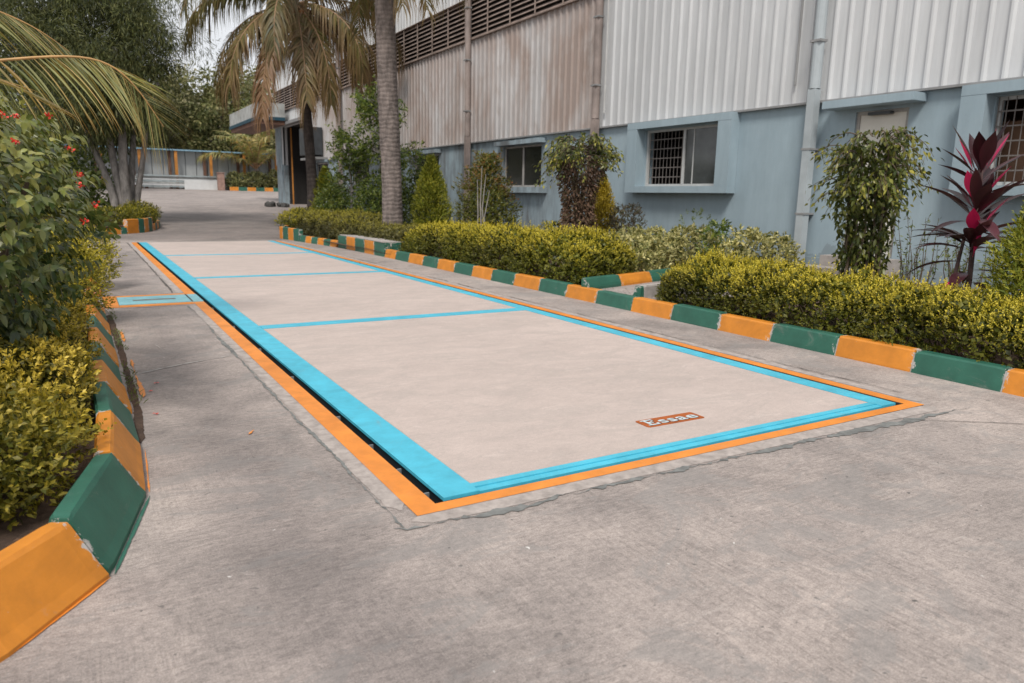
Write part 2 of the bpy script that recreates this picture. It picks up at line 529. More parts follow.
M['clads'] = mk_clad('stained_cladding', (.50, .49, .49), .66)
M['cladw'] = mk_clad('pale_cladding', (.60, .61, .62))
M['louvre'] = simple('louvre_steel', (.27, .21, .18), .6, .35, 3)
M['louvreback'] = simple('louvre_backing', (.016, .013, .012), .9)
M['flash'] = simple('flashing', (.24, .24, .24), .5, .2, 3)
M['rustpipe'] = simple('stained_pipe', (.27, .22, .2), .6, .3, 2)
M['greypipe'] = simple('grey_pipe', (.38, .42, .44), .5, .15, 2)
M['alu'] = simple('aluminium_frame', (.46, .46, .45), .4, .1, 6)
M['aludirty'] = simple('dusty_frame', (.33, .31, .29), .6, .2, 6)
M['bars'] = simple('window_bars', (.15, .13, .12), .6, .2, 10)
M['inside'] = simple('dark_interior', (.02, .018, .017), .9)
M['doorpaint'] = simple('cream_door', (.66, .63, .57), .5, .08, 3)
M['curtain'] = simple('brown_board', (.16, .085, .05), .8, .3, 2)
def mk_glass(name, c, r=.08):
    t = NT(name); n = t.noise(2.5, 5)
    t.base(t.ramp(n, [(.3, tuple(x * .7 for x in c)), (.7, tuple(x * 1.3 for x in c))]))
    t.rough(t.ramp(t.noise(4, 6), [(.3, r * .6), (.7, r * 2)])); t.p.inputs['Specular IOR Level'].default_value = .6
    return t.m
M['glass'] = mk_glass('dusty_glass', (.055, .06, .06))
M['glassdark'] = mk_glass('dark_glass', (.02, .02, .02))
M['step'] = simple('step_concrete', (.33, .30, .28), .9, .25, 5, bump=.5)
M['canwhite'] = simple('weathered_fascia', (.36, .37, .36), .6, .3, 2.5)
M['teal'] = simple('teal_band', (.012, .055, .085), .5, .2, 3)
M['darkbox'] = simple('dark_box_metal', (.045, .05, .055), .5, .3, 3)
M['opost'] = simple('orange_post', (.42, .17, .03), .6, .3, 3)
M['shedwall'] = mk_clad('shed_sheeting', (.42, .44, .445))
M['shedroof'] = simple('blue_roof_edge', (.20, .34, .44), .5, .2, 3)
M['rust'] = simple('rusty_steel', (.12, .06, .04), .8, .4, 3)
M['whiteboard'] = simple('white_panel', (.62, .63, .63), .5, .08, 3)
M['sheetmetal'] = simple('stacked_sheets', (.36, .41, .42), .45, .3, 1.5, .2)
M['brick'] = simple('brick_pillar', (.30, .19, .155), .9, .3, 5, bump=.5)
M['logo'] = simple('logo_red_paint', (.36, .085, .010), .6, .2, 14)
M['letter'] = simple('logo_letter_paint', (.48, .55, .57), .6, .35, 40)
M['letterdark'] = simple('logo_shadow_paint', (.10, .05, .035), .6, .2, 14)
M['petal'] = simple('petal_red', (.62, .035, .018), .5, .2, 8)
M['rock'] = simple('dark_rubble', (.06, .058, .055), .9, .4, 5, bump=.8, bscale=20)

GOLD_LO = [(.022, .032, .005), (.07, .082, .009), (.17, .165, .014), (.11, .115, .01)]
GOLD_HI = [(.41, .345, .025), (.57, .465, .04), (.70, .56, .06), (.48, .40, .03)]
M['gold'] = mk_leaf('golden_hedge_leaf', GOLD_LO, GOLD_HI, .5, .25, (.25, .85))
M['goldnear'] = mk_leaf('olive_gold_leaf', [(.05, .06, .008), (.12, .115, .012), (.22, .18, .016)], [(.42, .31, .03), (.60, .44, .05), (.74, .55, .08)], .5, .25, (.15, .75))
M['hedgefar'] = mk_leaf('dull_hedge_leaf', [(.05, .055, .02), (.10, .095, .03), (.15, .13, .04)], [(.26, .23, .03), (.38, .33, .04)], .5, .2, (.3, .85))
M['varieg'] = mk_leaf('variegated_leaf', [(.06, .08, .02), (.50, .44, .17), (.10, .12, .03), (.68, .6, .28), (.08, .10, .02)], None, .5, .25)
M['twig'] = mk_bark('twig_bark', (.11, .08, .055))
M['palmbark'] = mk_bark('palm_bark', (.165, .135, .122), 3.3)
M['palmbark2'] = mk_bark('dark_palm_bark', (.075, .06, .053), 2.2)
M['greybark'] = mk_bark('grey_bark', (.24, .22, .205))
M['palmleaf'] = mk_leaf('palm_leaflet', [(.045, .055, .015), (.10, .10, .025), (.17, .13, .04), (.07, .08, .02)], [(.26, .15, .08), (.20, .11, .06), (.34, .22, .12)], .5, .25, (.2, .9))
M['palmgreen'] = mk_leaf('fresh_palm_leaflet', [(.13, .15, .05), (.23, .24, .09), (.34, .32, .14), (.42, .28, .10), (.19, .2, .07)], [(.55, .26, .08), (.6, .36, .14)], .42, .3, (.55, .95))
M['rachis'] = simple('palm_rachis', (.42, .24, .09), .5, .25, 5)
M['rachisd'] = simple('dry_palm_rachis', (.26, .15, .08), .6, .25, 5)
M['coconut'] = simple('coconut_husk', (.25, .10, .03), .6, .3, 9)
M['casu'] = mk_leaf('fine_dark_needle', [(.02, .03, .01), (.05, .065, .018), (.10, .11, .03), (.15, .15, .045)], None, .6, .15)
M['bgleaf'] = mk_leaf('background_leaf', [(.07, .09, .03), (.14, .155, .055), (.22, .215, .09), (.30, .27, .12)], None, .55, .25)
M['bgleaf2'] = mk_leaf('background_leaf_pale', [(.12, .13, .055), (.23, .22, .11), (.36, .32, .18)], None, .55, .25)
M['green'] = mk_leaf('glossy_green_leaf', [(.035, .06, .014), (.075, .115, .022), (.13, .175, .03), (.24, .26, .05)], None, .35, .25)
M['redbush'] = mk_leaf('flowering_bush_leaf', [(.03, .056, .018), (.065, .10, .028), (.115, .15, .04), (.20, .21, .06)], [(.22, .25, .06), (.38, .34, .09)], .34, .2, (.5, .95), .5)
M['thuja'] = mk_leaf('thuja_spray', [(.09, .12, .012), (.19, .22, .02), (.31, .31, .028), (.42, .38, .04)], None, .6, .2)
M['thujagold'] = mk_leaf('golden_thuja_spray', [(.25, .18, .012), (.42, .30, .02), (.5, .38, .04)], None, .6, .2)
M['redgreen'] = mk_leaf('bronze_green_leaf', [(.05, .07, .012), (.10, .12, .016), (.17, .17, .025), (.12, .09, .02)], [(.26, .075, .03), (.34, .12, .05), (.2, .13, .04)], .45, .25, (.35, .9))
M['ficus'] = mk_leaf('ficus_leaf', [(.03, .045, .012), (.06, .08, .018), (.12, .14, .03), (.18, .18, .04)], [(.38, .36, .06), (.5, .42, .08)], .35, .25, (.55, .95))
M['deadvine'] = mk_leaf('dry_vine_leaf', [(.07, .04, .025), (.12, .07, .045), (.17, .10, .065), (.06, .06, .02)], None, .7, .1)
M['darkshrub'] = mk_leaf('bronze_shrub_leaf', [(.05, .05, .03), (.09, .075, .045), (.14, .10, .07), (.09, .11, .04)], None, .6, .2)
M['cordy'] = mk_leaf('maroon_leaf', [(.035, .010, .014), (.06, .018, .024), (.10, .035, .045), (.045, .022, .026)], None, .3, .12, spec=.5)
M['cordyhot'] = mk_leaf('magenta_leaf', [(.65, .02, .12), (.85, .05, .2), (.5, .02, .08)], None, .35, .3, tcol=1.2)
M['weed'] = mk_leaf('weed_leaf', [(.09, .12, .03), (.16, .19, .05)], None, .5, .2)

# ------------------------------------------------------------------ ground, road, pit
PX0, PX1, PY0, PY1 = -.05, 3.035, -.03, 16.36
def sheet(name, xs, ys, z, mat, hole=None, kind='structure'):
    V = []; F = []
    nx = len(xs)
    for y in ys:
        for x in xs: V.append((x, y, gz(y) + z))
    for j in range(len(ys) - 1):
        for i in range(nx - 1):
            if hole and xs[i] >= hole[0] - 1e-6 and xs[i + 1] <= hole[1] + 1e-6 and ys[j] >= hole[2] - 1e-6 and ys[j + 1] <= hole[3] + 1e-6:
                continue
            F.append((j * nx + i, j * nx + i + 1, (j + 1) * nx + i + 1, (j + 1) * nx + i))
    b = MB(); b.add(V, F)
    o = b.build(name, mat)
    tag(o, kind=kind)
    return o
xs = [-600, -200, -60, -20, -8, -3, -1, PX0, 1, 2, PX1, 4, 9, 20, 60, 200, 600]
ys = [-200, -60, -20, -6, PY0, 4, 8, 12, PY1, 17, 17.5, 18, 19, 20, 21, 22, 26, 32, 40, 52, 66, 80, 110, 160]
sheet('road', xs, ys, 0, M['road'], (PX0, PX1, PY0, PY1))
# far level ground out to the horizon, joining the rise
b = MB(); z1 = gz(160)
b.add([(-600, 160, z1), (600, 160, z1), (600, 2200, z1 + 2), (-600, 2200, z1 + 2)], [(0, 1, 2, 3)])
tag(b.build('far_ground', simple('far_ground', (.10, .11, .06), .9, .3, .05)), kind='structure')

b = MB()
zb = -.85
b.add([(PX0, PY0, 0), (PX1, PY0, 0), (PX1, PY1, 0), (PX0, PY1, 0), (PX0, PY0, zb), (PX1, PY0, zb), (PX1, PY1, zb), (PX0, PY1, zb)],
      [(0, 1, 5, 4), (1, 2, 6, 5), (2, 3, 7, 6), (3, 0, 4, 7), (4, 5, 6, 7)])
tag(b.build('pit', M['pit']), kind='structure')

def flat_strips(name, rects, z, mat, kind='structure', parent=None, th=None):
    b = MB()
    for (x0, x1, y0, y1) in rects:
        if th: b.box(x0, x1, y0, y1, z - th, z)
        else: b.add([(x0, y0, z), (x1, y0, z), (x1, y1, z), (x0, y1, z)], [(0, 1, 2, 3)])
    o = b.build(name, mat, parent)
    if kind: tag(o, kind=kind)
    return o

# rough rim of newer concrete around the painted pit edge, ragged outer side
def ragged(name, path, width, z, mat, jit=.015, step=.02, wj=0.6):
    b = MB(); pts = []
    for (a, c) in zip(path[:-1], path[1:]):
        a = np.array(a, float); c = np.array(c, float); d = c - a; n = max(2, int(np.linalg.norm(d) / min(step, .02)))
        for k in range(n): pts.append(a + d * k / n)
    pts.append(np.array(path[-1], float)); pts = np.array(pts)
    tg = nrm(np.gradient(pts, axis=0)); nr = np.stack([-tg[:, 1], tg[:, 0]], 1)
    n = len(pts)
    def fr(big):
        o = np.zeros(n)
        for k, w_ in ((31, 1.), (13, .75), (5, .6), (1, .42)):
            q = np.convolve(rng.normal(size=n + k - 1), np.ones(k) / k, 'valid') * math.sqrt(k)
            o += q * (w_ if k > 5 or not big else w_)
        return o / 1.6
    wob = fr(1) * jit * .55
    ww = width * np.clip(1 + wj * fr(0) * .75, .12, 3.2)
    ww = ww * np.clip(np.minimum(np.arange(n), np.arange(n)[::-1]) / 3, .15, 1)
    V = []
    for i in range(n):
        p = pts[i] + nr[i] * wob[i]
        l = p + nr[i] * ww[i] / 2; r = p - nr[i] * ww[i] / 2
        V += [(l[0], l[1], z + gz(l[1])), (r[0], r[1], z + gz(r[1]))]
    b.add(V, [(2 * i, 2 * i + 1, 2 * i + 3, 2 * i + 2) for i in range(n - 1)])
    return tag(b.build(name, mat), kind='structure')

ragged('concrete_rim', [(-.19, -.02), (-.19, 5.75)], .075, .002, M['rimconc'], .004, wj=.12)
ragged('concrete_rim', [(-.19, 6.8), (-.19, 16.4)], .075, .002, M['rimconc'], .004, wj=.12)
ragged('concrete_rim', [(-.19, -.125), (3.15, -.155)], .10, .002, M['rimconc'], .006, wj=.05)
ragged('concrete_rim', [(3.19, -.05), (3.19, 16.3)], .08, .002, M['rimconc'], .006, wj=.15)
flat_strips('painted_pit_edge', [(-.155, PX0, -.10, PY1), (PX0, 3.13, -.10, PY0), (PX1, 3.13, PY0, PY1)], .004, M['orange'])
flat_strips('pit_curb_strip', [(PX0, 3.13, PY1, PY1 + .05)], .004, M['rimconc'])
ragged('road_crack', [(-.24, -.17), (-.245, 1.5), (-.24, 3.2), (-.235, 5.72)], .013, .0035, M['crack'], .012, .05, 1.2)
ragged('road_crack', [(-.26, 6.85), (-.25, 11), (-.24, 16.4)], .018, .006, M['crackdark'], .008, .08, .6)
ragged('road_crack', [(-.27, -.15), (-.2, -.185), (.3, -.2), (1.0, -.21), (1.8, -.225), (2.6, -.235), (3.35, -.26)], .022, .0035, M['crack'], .022, .03, 1.9)
ragged('road_crack', [(3.26, .1), (3.25, 5), (3.24, 12)], .007, .006, M['crackdark'], .012, .05, 1.2)
ragged('road_crack', [(2.75, -.24), (3.3, -.62), (4.2, -1.15)], .004, .005, M['crackdark'], .004, .05, .5)
ragged('road_joint', [(-1.0, 5.79), (-.16, 5.74)], .012, .005, M['crackdark'], .003, .05, .4)
ragged('road_joint', [(-.9, 2.75), (-.6, 2.92), (-.27, 3.05)], .028, .003, M['kbare'], .01, .05, .8)
ragged('road_joint', [(-.8, 10.4), (-.27, 10.7)], .03, .003, M['rimconc'], .01, .06, .5)
ragged('road_joint', [(-.9, 17.3), (1.2, 17.45), (3.6, 17.2)], .02, .004, M['crackdark'], .02, .1, .5)
# paint smears and scuffs on the road
ragged('paint_smear', [(-.52, 1.15), (-.48, 1.21)], .012, .006, M['orange'], .005, .01, 1.)
ragged('chalk_scratch', [(-.72, 3.7), (-.68, 3.4), (-.6, 3.1), (-.56, 2.98)], .008, .005, M['kbare'], .006, .03, .8)

# orange and green paint run-off at the kerb foot
# ------------------------------------------------------------------ planting beds
def bed(name, poly, z, edge=0.0):
    bm = bmesh.new()
    vs = [bm.verts.new((x, y, gz(y) + z)) for x, y in poly]
    bm.faces.new(vs)
    bmesh.ops.triangulate(bm, faces=bm.faces[:])
    bmesh.ops.subdivide_edges(bm, edges=bm.edges[:], cuts=5, use_grid_fill=True)
    for v in bm.verts:
        v.co.z = gz(v.co.y) + z + random.uniform(-.01, .025)
    me = bpy.data.meshes.new(name); bm.to_mesh(me); bm.free()
    me.materials.append(M['soil'])
    o = bpy.data.objects.new(name, me); COL.objects.link(o)
    return tag(o, kind='structure')
bed('soil_bed', [(-9, -3), (-1.8, -3), (-1.75, -.7), (-1.5, -.42), (-1.24, -.1), (-1.10, .55), (-1.10, 12.5), (-9, 12.5)], .03)
bed('soil_bed', [(4.0, -6), (9.0, -6), (9.0, 3.3), (4.0, 3.3)], .085)
bed('soil_bed', [(4.0, 4.55), (9.0, 6.1), (9.0, 28), (6.6, 28), (4.6, 20), (3.6, 17.3), (3.85, 12), (3.98, 9)], .085)
bed('soil_bed', [(-9, 19.25), (-.7, 19.25), (.15, 20.0), (.75, 21.2), (.95, 23), (.8, 30), (-9, 30)], .2)
bed('soil_bed', [(10.4, 66.3), (16, 66.3), (16, 72), (10.4, 72)], .1)
# concrete path through the right bed
b = MB(); b.add([(4.02, 3.3, .118), (9, 3.3, .118), (9, 6.1, .118), (4.02, 4.58, .118)], [(0, 1, 2, 3)])
tag(b.build('path', M['road']), kind='structure')
# leaf litter on the soil
P = np.stack([rng.uniform(-1.7, -1.12, 500), rng.uniform(-.3, 5, 500), np.full(500, .06)], 1)
P[:, 0] = -1.14 - np.interp(P[:, 1], [-.3, .6], [.34, 0]) - rng.uniform(0, .6, 500)
P2 = np.stack([rng.uniform(4.05, 4.6, 500), rng.uniform(-1, 10, 500), np.full(500, .12)], 1)
P = np.concatenate([P, P2])
V, Q = leafset(P, rnd_dir(1000) * [1, 1, .15], np.tile([0, 0, 1.], (1000, 1)), rng.uniform(.02, .045, 1000), rng.uniform(.01, .02, 1000))
tag(fastmesh('leaf_litter', V, Q, M['deadvine']), 'dry brown leaf litter scattered on the soil behind the kerbs', 'leaf litter', kind='stuff')

# ------------------------------------------------------------------ kerbs
def kerb(name, label, path, pitch, start_col, h=.17, wt=.07, slope=.05, lip=.05, cols=None, lens=None, hs=None, back=None, side=1, zoff=0, group=None):
    """path: list of (x,y) along the road-side foot; body lies to the left of travel * side"""
    path = [np.array(p, float) for p in path]
    seg = [np.linalg.norm(b - a) for a, b in zip(path[:-1], path[1:])]
    cum = np.concatenate([[0], np.cumsum(seg)])
    def at(s):
        i = min(len(seg) - 1, max(0, int(np.searchsorted(cum, s, 'right')) - 1))
        t = (s - cum[i]) / seg[i]
        d = (path[i + 1] - path[i]) / seg[i]
        p = path[i] + d * seg[i] * t
        dirs = []
        for q in (s - .09, s - .05, s + .05, s + .09):
            j = min(len(seg) - 1, max(0, int(np.searchsorted(cum, min(max(q, 0), cum[-1]), 'right')) - 1))
            dirs.append((path[j + 1] - path[j]) / seg[j])
        return p, nrm(sum(dirs))
    total = cum[-1]
    root = empty(name, (float(path[0][0]), float(path[0][1]), gz(path[0][1]) + zoff), label, 'kerb', group)
    s = 0; k = 0
    while s < total - .03:
        ln = lens[k] if lens and k < len(lens) else pitch * random.uniform(.97, 1.03)
        e = min(s + ln, total)
        c = (start_col + k) % 2 if cols is None else cols[k % len(cols)]
        hh = hs[k] if hs and k < len(hs) else h
        bk = back[k] if back and k < len(back) else 0
        # stations
        inner = [cum[i] for i in range(1, len(cum) - 1) if s + .02 < cum[i] < e - .02]
        stn = sorted([s + .006, s + .025, s + .06, s + .5 * (e - s), e - .06, e - .025, e - .006] + inner)
        V = []; A = []
        dz = random.uniform(-.006, .006); dx = random.uniform(-.006, .006)
        for q in stn:
            p, d = at(q)
            n = np.array([-d[1], d[0]]) * side
            tt = (q - s) / (e - s)
            a = max(0, 1 - min(q - s, e - q) / .05)
            sq = .004 * a
            W = bk if bk else wt
            prof = [(0, -.06), (0 + sq, lip), (slope * .22 + sq, lip + .03), (slope + sq, hh - .012 - sq), (slope + .012, hh - sq), (slope + W, hh - sq), (slope + W + .01, hh - .015 - sq), (slope + W + .015, -.06)]
            if slope < .02:
                prof = [(0, -.06), (sq, lip), (sq, lip + .02), (sq, hh - .012 - sq), (.012, hh - sq), (W, hh - sq), (W + .006, hh - .012 - sq), (W + .006, -.06)]
            for (dd, zz) in prof:
                j = random.uniform(-.0015, .0015)
                V.append((p[0] + n[0] * (dd + dx + j), p[1] + n[1] * (dd + dx + j), gz(p[1]) + zoff + zz + dz * (zz > 0) + j))
                A.append(a * (1. if zz > .02 else .6))
        m_ = 8; ns = len(stn); F = []
        for i in range(ns - 1):
            for j in range(m_ - 1):
                f = (i * m_ + j, (i + 1) * m_ + j, (i + 1) * m_ + j + 1, i * m_ + j + 1)
                F.append(f if side > 0 else f[::-1])
        F.append(tuple(range(m_ - 1, -1, -1)) if side < 0 else tuple(range(m_)))
        F.append(tuple((ns - 1) * m_ + j for j in range(m_)) if side < 0 else tuple((ns - 1) * m_ + j for j in range(m_ - 1, -1, -1)))
        b = MB(); b.add(V, F, 0, A)
        b.build('kerb_block', M['korange'] if c == 0 else M['kgreen'], root, attr='tip')
        # mortar in the joint
        if e < total - .05:
            p, d = at(e); n = np.array([-d[1], d[0]]) * side
            V = []
            for q in (e - .007, e + .007):
                p, _ = at(min(q, total))
                for (dd, zz) in [(.012, -.05), (.012, lip), (slope + .008, hh - .022), (slope + (bk or wt), hh - .014), (slope + (bk or wt), -.05)]:
                    V.append((p[0] + n[0] * dd, p[1] + n[1] * dd, gz(p[1]) + zoff + min(zz, (hs[k + 1] if hs and k + 1 < len(hs) else h) - .012)))
            mb = MB(); mb.add(V, [(i, i + 1, i + 6, i + 5) for i in range(4)] + [(4, 3, 2, 1, 0), (5, 6, 7, 8, 9)])
            mb.build('mortar_joint', M['mortar'], root)
        s = e; k += 1
    return root

# right kerb: foot x = 3.9, body towards +x.  travel +y, left is -x, so side=-1
kerb('kerb', 'long orange and green striped kerb on the right, below the clipped golden hedges',
     [(3.9, -4.5), (3.9, 8.5), (3.9, 10.95)], .62, 0, h=.155, wt=.09, slope=.03, lip=.005, side=-1)
kerb('kerb', 'raised striped kerb box with grey concrete cap halfway down the right kerb line',
     [(3.9, 10.97), (3.86, 13.75)], .56, 1, h=.27, wt=.35, slope=.01, side=-1)
b = MB(); b.box(3.895, 4.4, 10.99, 13.74, .272, .29)
o = b.build('concrete_cap', M['kbare'], bpy.data.objects['kerb.001'])
kerb('kerb', 'low striped kerb run between the grey-capped kerb box and the far tall end blocks',
     [(3.83, 13.78), (3.55, 15.9)], .36, 0, h=.15, wt=.09, slope=.02, lip=.03, side=-1)
kerb('kerb', 'short tall striped kerb end where the right garden bed meets the yard',
     [(3.54, 15.92), (3.42, 17.4), (3.9, 18.6)], .42, 1, h=.31, wt=.1, slope=.01, side=-1, lens=[.42, .42, .4, .4, .5, .5, .5])
# path kerbs inside the right bed
kerb('kerb', 'green and orange kerb beside the grey path opening between the right hedges',
     [(3.98, 4.42), (8.9, 5.93)], 1.0, 1, h=.14, wt=.07, slope=.045, lip=.03, side=1, zoff=.115, lens=[.68, .72, .7, .7, .7, .7, .7])
kerb('kerb', 'stub of kerb with green painted end where the first hedge meets the path',
     [(4.05, 3.72), (4.09, 3.73), (6.0, 4.2)], 1.0, 1, h=.14, wt=.07, slope=.03, lip=.03, side=-1, zoff=.115, lens=[.06, 1.2, .7])
for c in list(bpy.data.objects['kerb.005'].children):
    if c.name.startswith('kerb_block') and c.data.materials[0] == M['korange']:
        c.data.materials[0] = M['kbare']
# left kerb: travel +y, body toward -x  (side=+1)
kerb('kerb', 'sloping orange and green kerb at the lower left, curving beside the golden shrubs',
     [(-2.3, -1.22), (-1.40, -.37), (-1.16, -.05), (-1.01, .57), (-.985, 1.2), (-1.0, 2.4), (-1.0, 5.8)],
     .62, 1, h=.195, wt=.06, slope=.095, lip=.02, side=1, lens=[.5, 1.139, .638, .62, .6, .6, .6, .6, .6, .6, .6, .6, .6, .6], cols=None)
kerb('kerb', 'left kerb run beyond the cyan trench cover, mostly hidden by shrubs',
     [(-1.0, 6.82), (-1.0, 12.6)], .6, 0, h=.17, wt=.08, slope=.07, side=1)
# far left island
kerb('kerb', 'low striped kerb along the front of the island under the multi-stemmed tree',
     [(-5.0, 18.75), (-1.2, 19.15), (-.05, 19.7)], .55, 0, h=.17, wt=.1, slope=.015, side=1)
kerb('kerb', 'tall curved orange and green kerb at the corner of the tree island',
     [(-.04, 19.71), (.42, 20.2), (.68, 20.85)], .4, 0, h=.38, wt=.12, slope=.01, side=1, lens=[.44, .22, .35, .3])
kerb('kerb', 'small low kerb curving back behind the tree island corner',
     [(.7, 20.9), (.98, 22.2), (1.05, 25)], .35, 0, h=.19, wt=.1, slope=.015, side=1)
# far rear bed
kerb('kerb', 'distant striped kerb of the rear bed with the small palm',
     [(10.5, 66.0), (16.0, 66.0)], .75, 0, h=.32, wt=.15, slope=.02, side=1)

# spilled paint along kerb feet
ragged('paint_smear', [(-1.40, -.378), (-1.157, -.06)], .012, .004, M['orange'], .001, .03, .4)
ragged('paint_smear', [(-1.146, -.045), (-1.0, .56)], .012, .004, M['kgreen'], .001, .03, .5)
ragged('paint_smear', [(-.997, .6), (-.974, 1.15)], .01, .004, M['orange'], .0015, .03, .5)
ragged('kerb_gutter', [(-.985, 1.25), (-.962, 1.8), (-.96, 3.6), (-.975, 5.4)], .04, .003, M['soil'], .004, .06, .25)
ragged('paint_smear', [(-.915, 2.1), (-.915, 3.2)], .012, .007, M['orange'], .005, .04, 1.)
ragged('paint_smear', [(-.915, 3.9), (-.925, 4.4)], .016, .007, M['orange'], .005, .04, 1.)

# ------------------------------------------------------------------ weighbridge
wb = empty('weighbridge', (0, 0, 0), 'flush vehicle weighbridge with pale pink concrete deck and cyan steel edges in an orange-edged pit', 'weighbridge')
seams = [0.085, 4.12, 8.35, 12.35, 16.33]
for i in range(4):
    y0 = seams[i] + (.087 if i else 0); y1 = seams[i + 1] - (.087 if i < 3 else 0)
    b = MB(); b.box(.163, 2.862, y0, y1, -.12, .004)
    b.build('deck_panel', M['deck'], wb)
for i in (1, 2, 3):
    b = MB(); b.box(.163, 2.862, seams[i] - .085, seams[i] + .085, -.1, .007)
    b.build('seam_strip', M['cyan'], wb)
for (x0, x1) in ((0, .16), (2.865, 3.0)):
    b = MB()
    for k in range(4):
        a0 = 0 if k == 0 else seams[k] + .001; a1 = seams[k + 1] - .001
        b.box(x0, x1, a0, a1, -.009, .006)
        xm = .02 if x0 == 0 else x1 - .02
        b.box(xm - .008, xm + .008, a0, a1, -.28, -.0115, 1)
    b.build('side_beam', [M['cyan'], M['web']], wb)
b = MB()
b.box(.16, 2.862, .045, .083, -.2, .006); b.box(.16, 2.93, .002, .043, -.2, .001)
b.build('end_beam', M['cyan'], wb)
b = MB(); b.box(.163, 2.862, 16.332, 16.35, -.2, .003)
b.build('end_beam', M['rimconc'], wb)
for y in [.12, .42, .78, 1.3, 2.3, 3.3, 4.4, 5.6]:
    b = MB(); b.box(-.046, -.008, y, y + .007, -.14, -.016)
    b.build('buffer_stop', M['steel'], wb)
for y in [.3, 1.6, 3.1, 5, 7]:
    b = MB(); b.box(3.002, 3.03, y, y + .014, -.14, -.014)
    b.build('buffer_stop', M['steel'], wb)
# supporting girders below the deck
b = MB()
for x in (.5, 2.45): b.box(x, x + .2, .1, 16.3, -.6, -.12)
b.build('girder', M['cyan_worn'], wb)
# name plate
lp = []
ca, sa = math.cos(-.09), math.sin(-.09)
cx_, cy_ = 1.535, .372
def L2(u, v): return (cx_ + u * 1.0 + 0 * v, cy_ + u * -.02 + v)
hw, hh = .2, .058
corner = []
for (sx, sy, a0) in ((1, 1, 0), (-1, 1, 90), (-1, -1, 180), (1, -1, 270)):
    for k in range(5):
        a = math.radians(a0 + k * 22.5)
        corner.append(L2(sx * (hw - .014) + .014 * math.cos(a), sy * (hh - .014) + .014 * math.sin(a)))
b = MB(); b.prism([(x, y, .0045) for x, y in corner], .003)
plate = b.build('name_plate', M['logo'], wb)

def slab_text(z, mat, dx, dy, grow, name):
    """bold serif 'Essae' painted flat on the plate"""
    objs = []
    b = MB()
    cv = bpy.data.curves.new('lettering_curve', 'FONT')
    cv.body = 'ssae'; cv.size = .104; cv.offset = .0022 + grow; cv.resolution_u = 5
    cv.space_character = 1.08
    to = bpy.data.objects.new('lettering_tmp', cv); COL.objects.link(to)
    dg = bpy.context.evaluated_depsgraph_get(); dg.update()
    me = to.to_mesh() if False else bpy.data.meshes.new_from_object(to.evaluated_get(dg))
    V = np.array([v.co[:] for v in me.vertices]); F = [tuple(p.vertices) for p in me.polygons]
    bpy.data.objects.remove(to); bpy.data.curves.remove(cv); bpy.data.meshes.remove(me)
    V[:, 0] *= (.262 / (V[:, 0].max() - V[:, 0].min()))
    V[:, 0] += -.085 - V[:, 0].min()
    V[:, 1] += -.034
    g = grow
    def rect(x0, x1, y0, y1):
        b.add([(x0 - g, y0 - g, 0), (x1 + g, y0 - g, 0), (x1 + g, y1 + g, 0), (x0 - g, y1 + g, 0)], [(0, 1, 2, 3)])
    b.add(V, F)
    # slab-serif capital E, butted pieces
    y0, y1 = -.04, .046
    rect(-.165, -.148, y0 + .013, y1 - .013)
    rect(-.178, -.100, y0, y0 + .013); rect(-.178, -.104, y1 - .013, y1)
    rect(-.148, -.122, -.003, .009)
    rect(-.113, -.100, y0 + .013, y0 + .026); rect(-.115, -.104, y1 - .026, y1 - .013)
    rect(-.130, -.122, -.010, -.003); rect(-.130, -.122, .009, .016)
    VV = np.concatenate(b.V)
    W = np.zeros_like(VV)
    for i, v in enumerate(VV):
        q = L2(v[0] + dx, v[1] + dy); W[i] = (q[0], q[1], z)
    b.V = [W]
    o = b.build(name, mat, None)
    o.parent = plate
    return o
slab_text(.0080, M['letterdark'], .004, -.004, .002, 'letter_shadow')
slab_text(.0086, M['letter'], 0, 0, 0, 'lettering')

# cable trench cover to the left of the deck
tr = empty('trench_cover', (-.5, 6.28, 0), 'light cyan steel cover with orange painted border between the left kerb and the weighbridge', 'trench cover')
b = MB(); b.box(-.86, PX0 - .002, 5.98, 6.60, -.05, .011)
b.build('cover_plate', M['cyan_worn'], tr)
flat_strips('painted_border', [(-1.0, -.865, 5.86, 6.74), (-.86, -.16, 5.86, 5.975), (-.86, -.16, 6.605, 6.74)], .007, M['orange'], None, tr, .03)
b = MB(); b.box(-.17, -.155, 5.99, 6.59, .011, .014)
b.build('cover_joint', M['black'], tr)
b = MB(); b.box(-.72, -.3, 6.24, 6.32, .0112, .0135)
b.build('worn_strip', M['crack'], tr)

# fallen red petals
for i, (x, y) in enumerate([(-.86, 2.22), (-.88, 1.72), (-.82, 2.42)]):
    P = np.tile([[x, y, .008]], (3, 1))
    V, Q = leafset(P, rnd_dir(3) * [1, 1, .1], np.tile([0, 0, 1.], (3, 1)), .02, .014)
    o = fastmesh('fallen_petal', V, Q, M['petal'], org=(x, y, 0))
    tag(o, ['red petal on the concrete beside the left kerb gutter, middle of three', 'red petal nearest the camera on the concrete by the left kerb', 'red petal farthest from the camera on the concrete by the left kerb'][i], 'petal', 'red petals fallen by the left kerb')

# ------------------------------------------------------------------ building
WX = 9.0
YE = 41.5; YS = -8.0
bld = empty('factory_building', (WX, 5, 0), 'long factory building with pale blue plaster base, ribbed steel cladding above and louvre strip', 'building')
H1, H2, H3, H4 = 2.72, 5.56, 6.72, 8.45
wins = [(.25, 2.72, 1.45, 2.55), (7.26, 9.42, 1.46, 2.57), (13.35, 15.25, 1.46, 2.52), (19.45, 21.5, 1.46, 2.52), (26.0, 28.0, 1.5, 2.55), (31.6, 33.4, 1.5, 2.62)]
door = (3.86, 4.68, .42, 2.53)
gate = (34.6, 39.8, .35, 4.75)
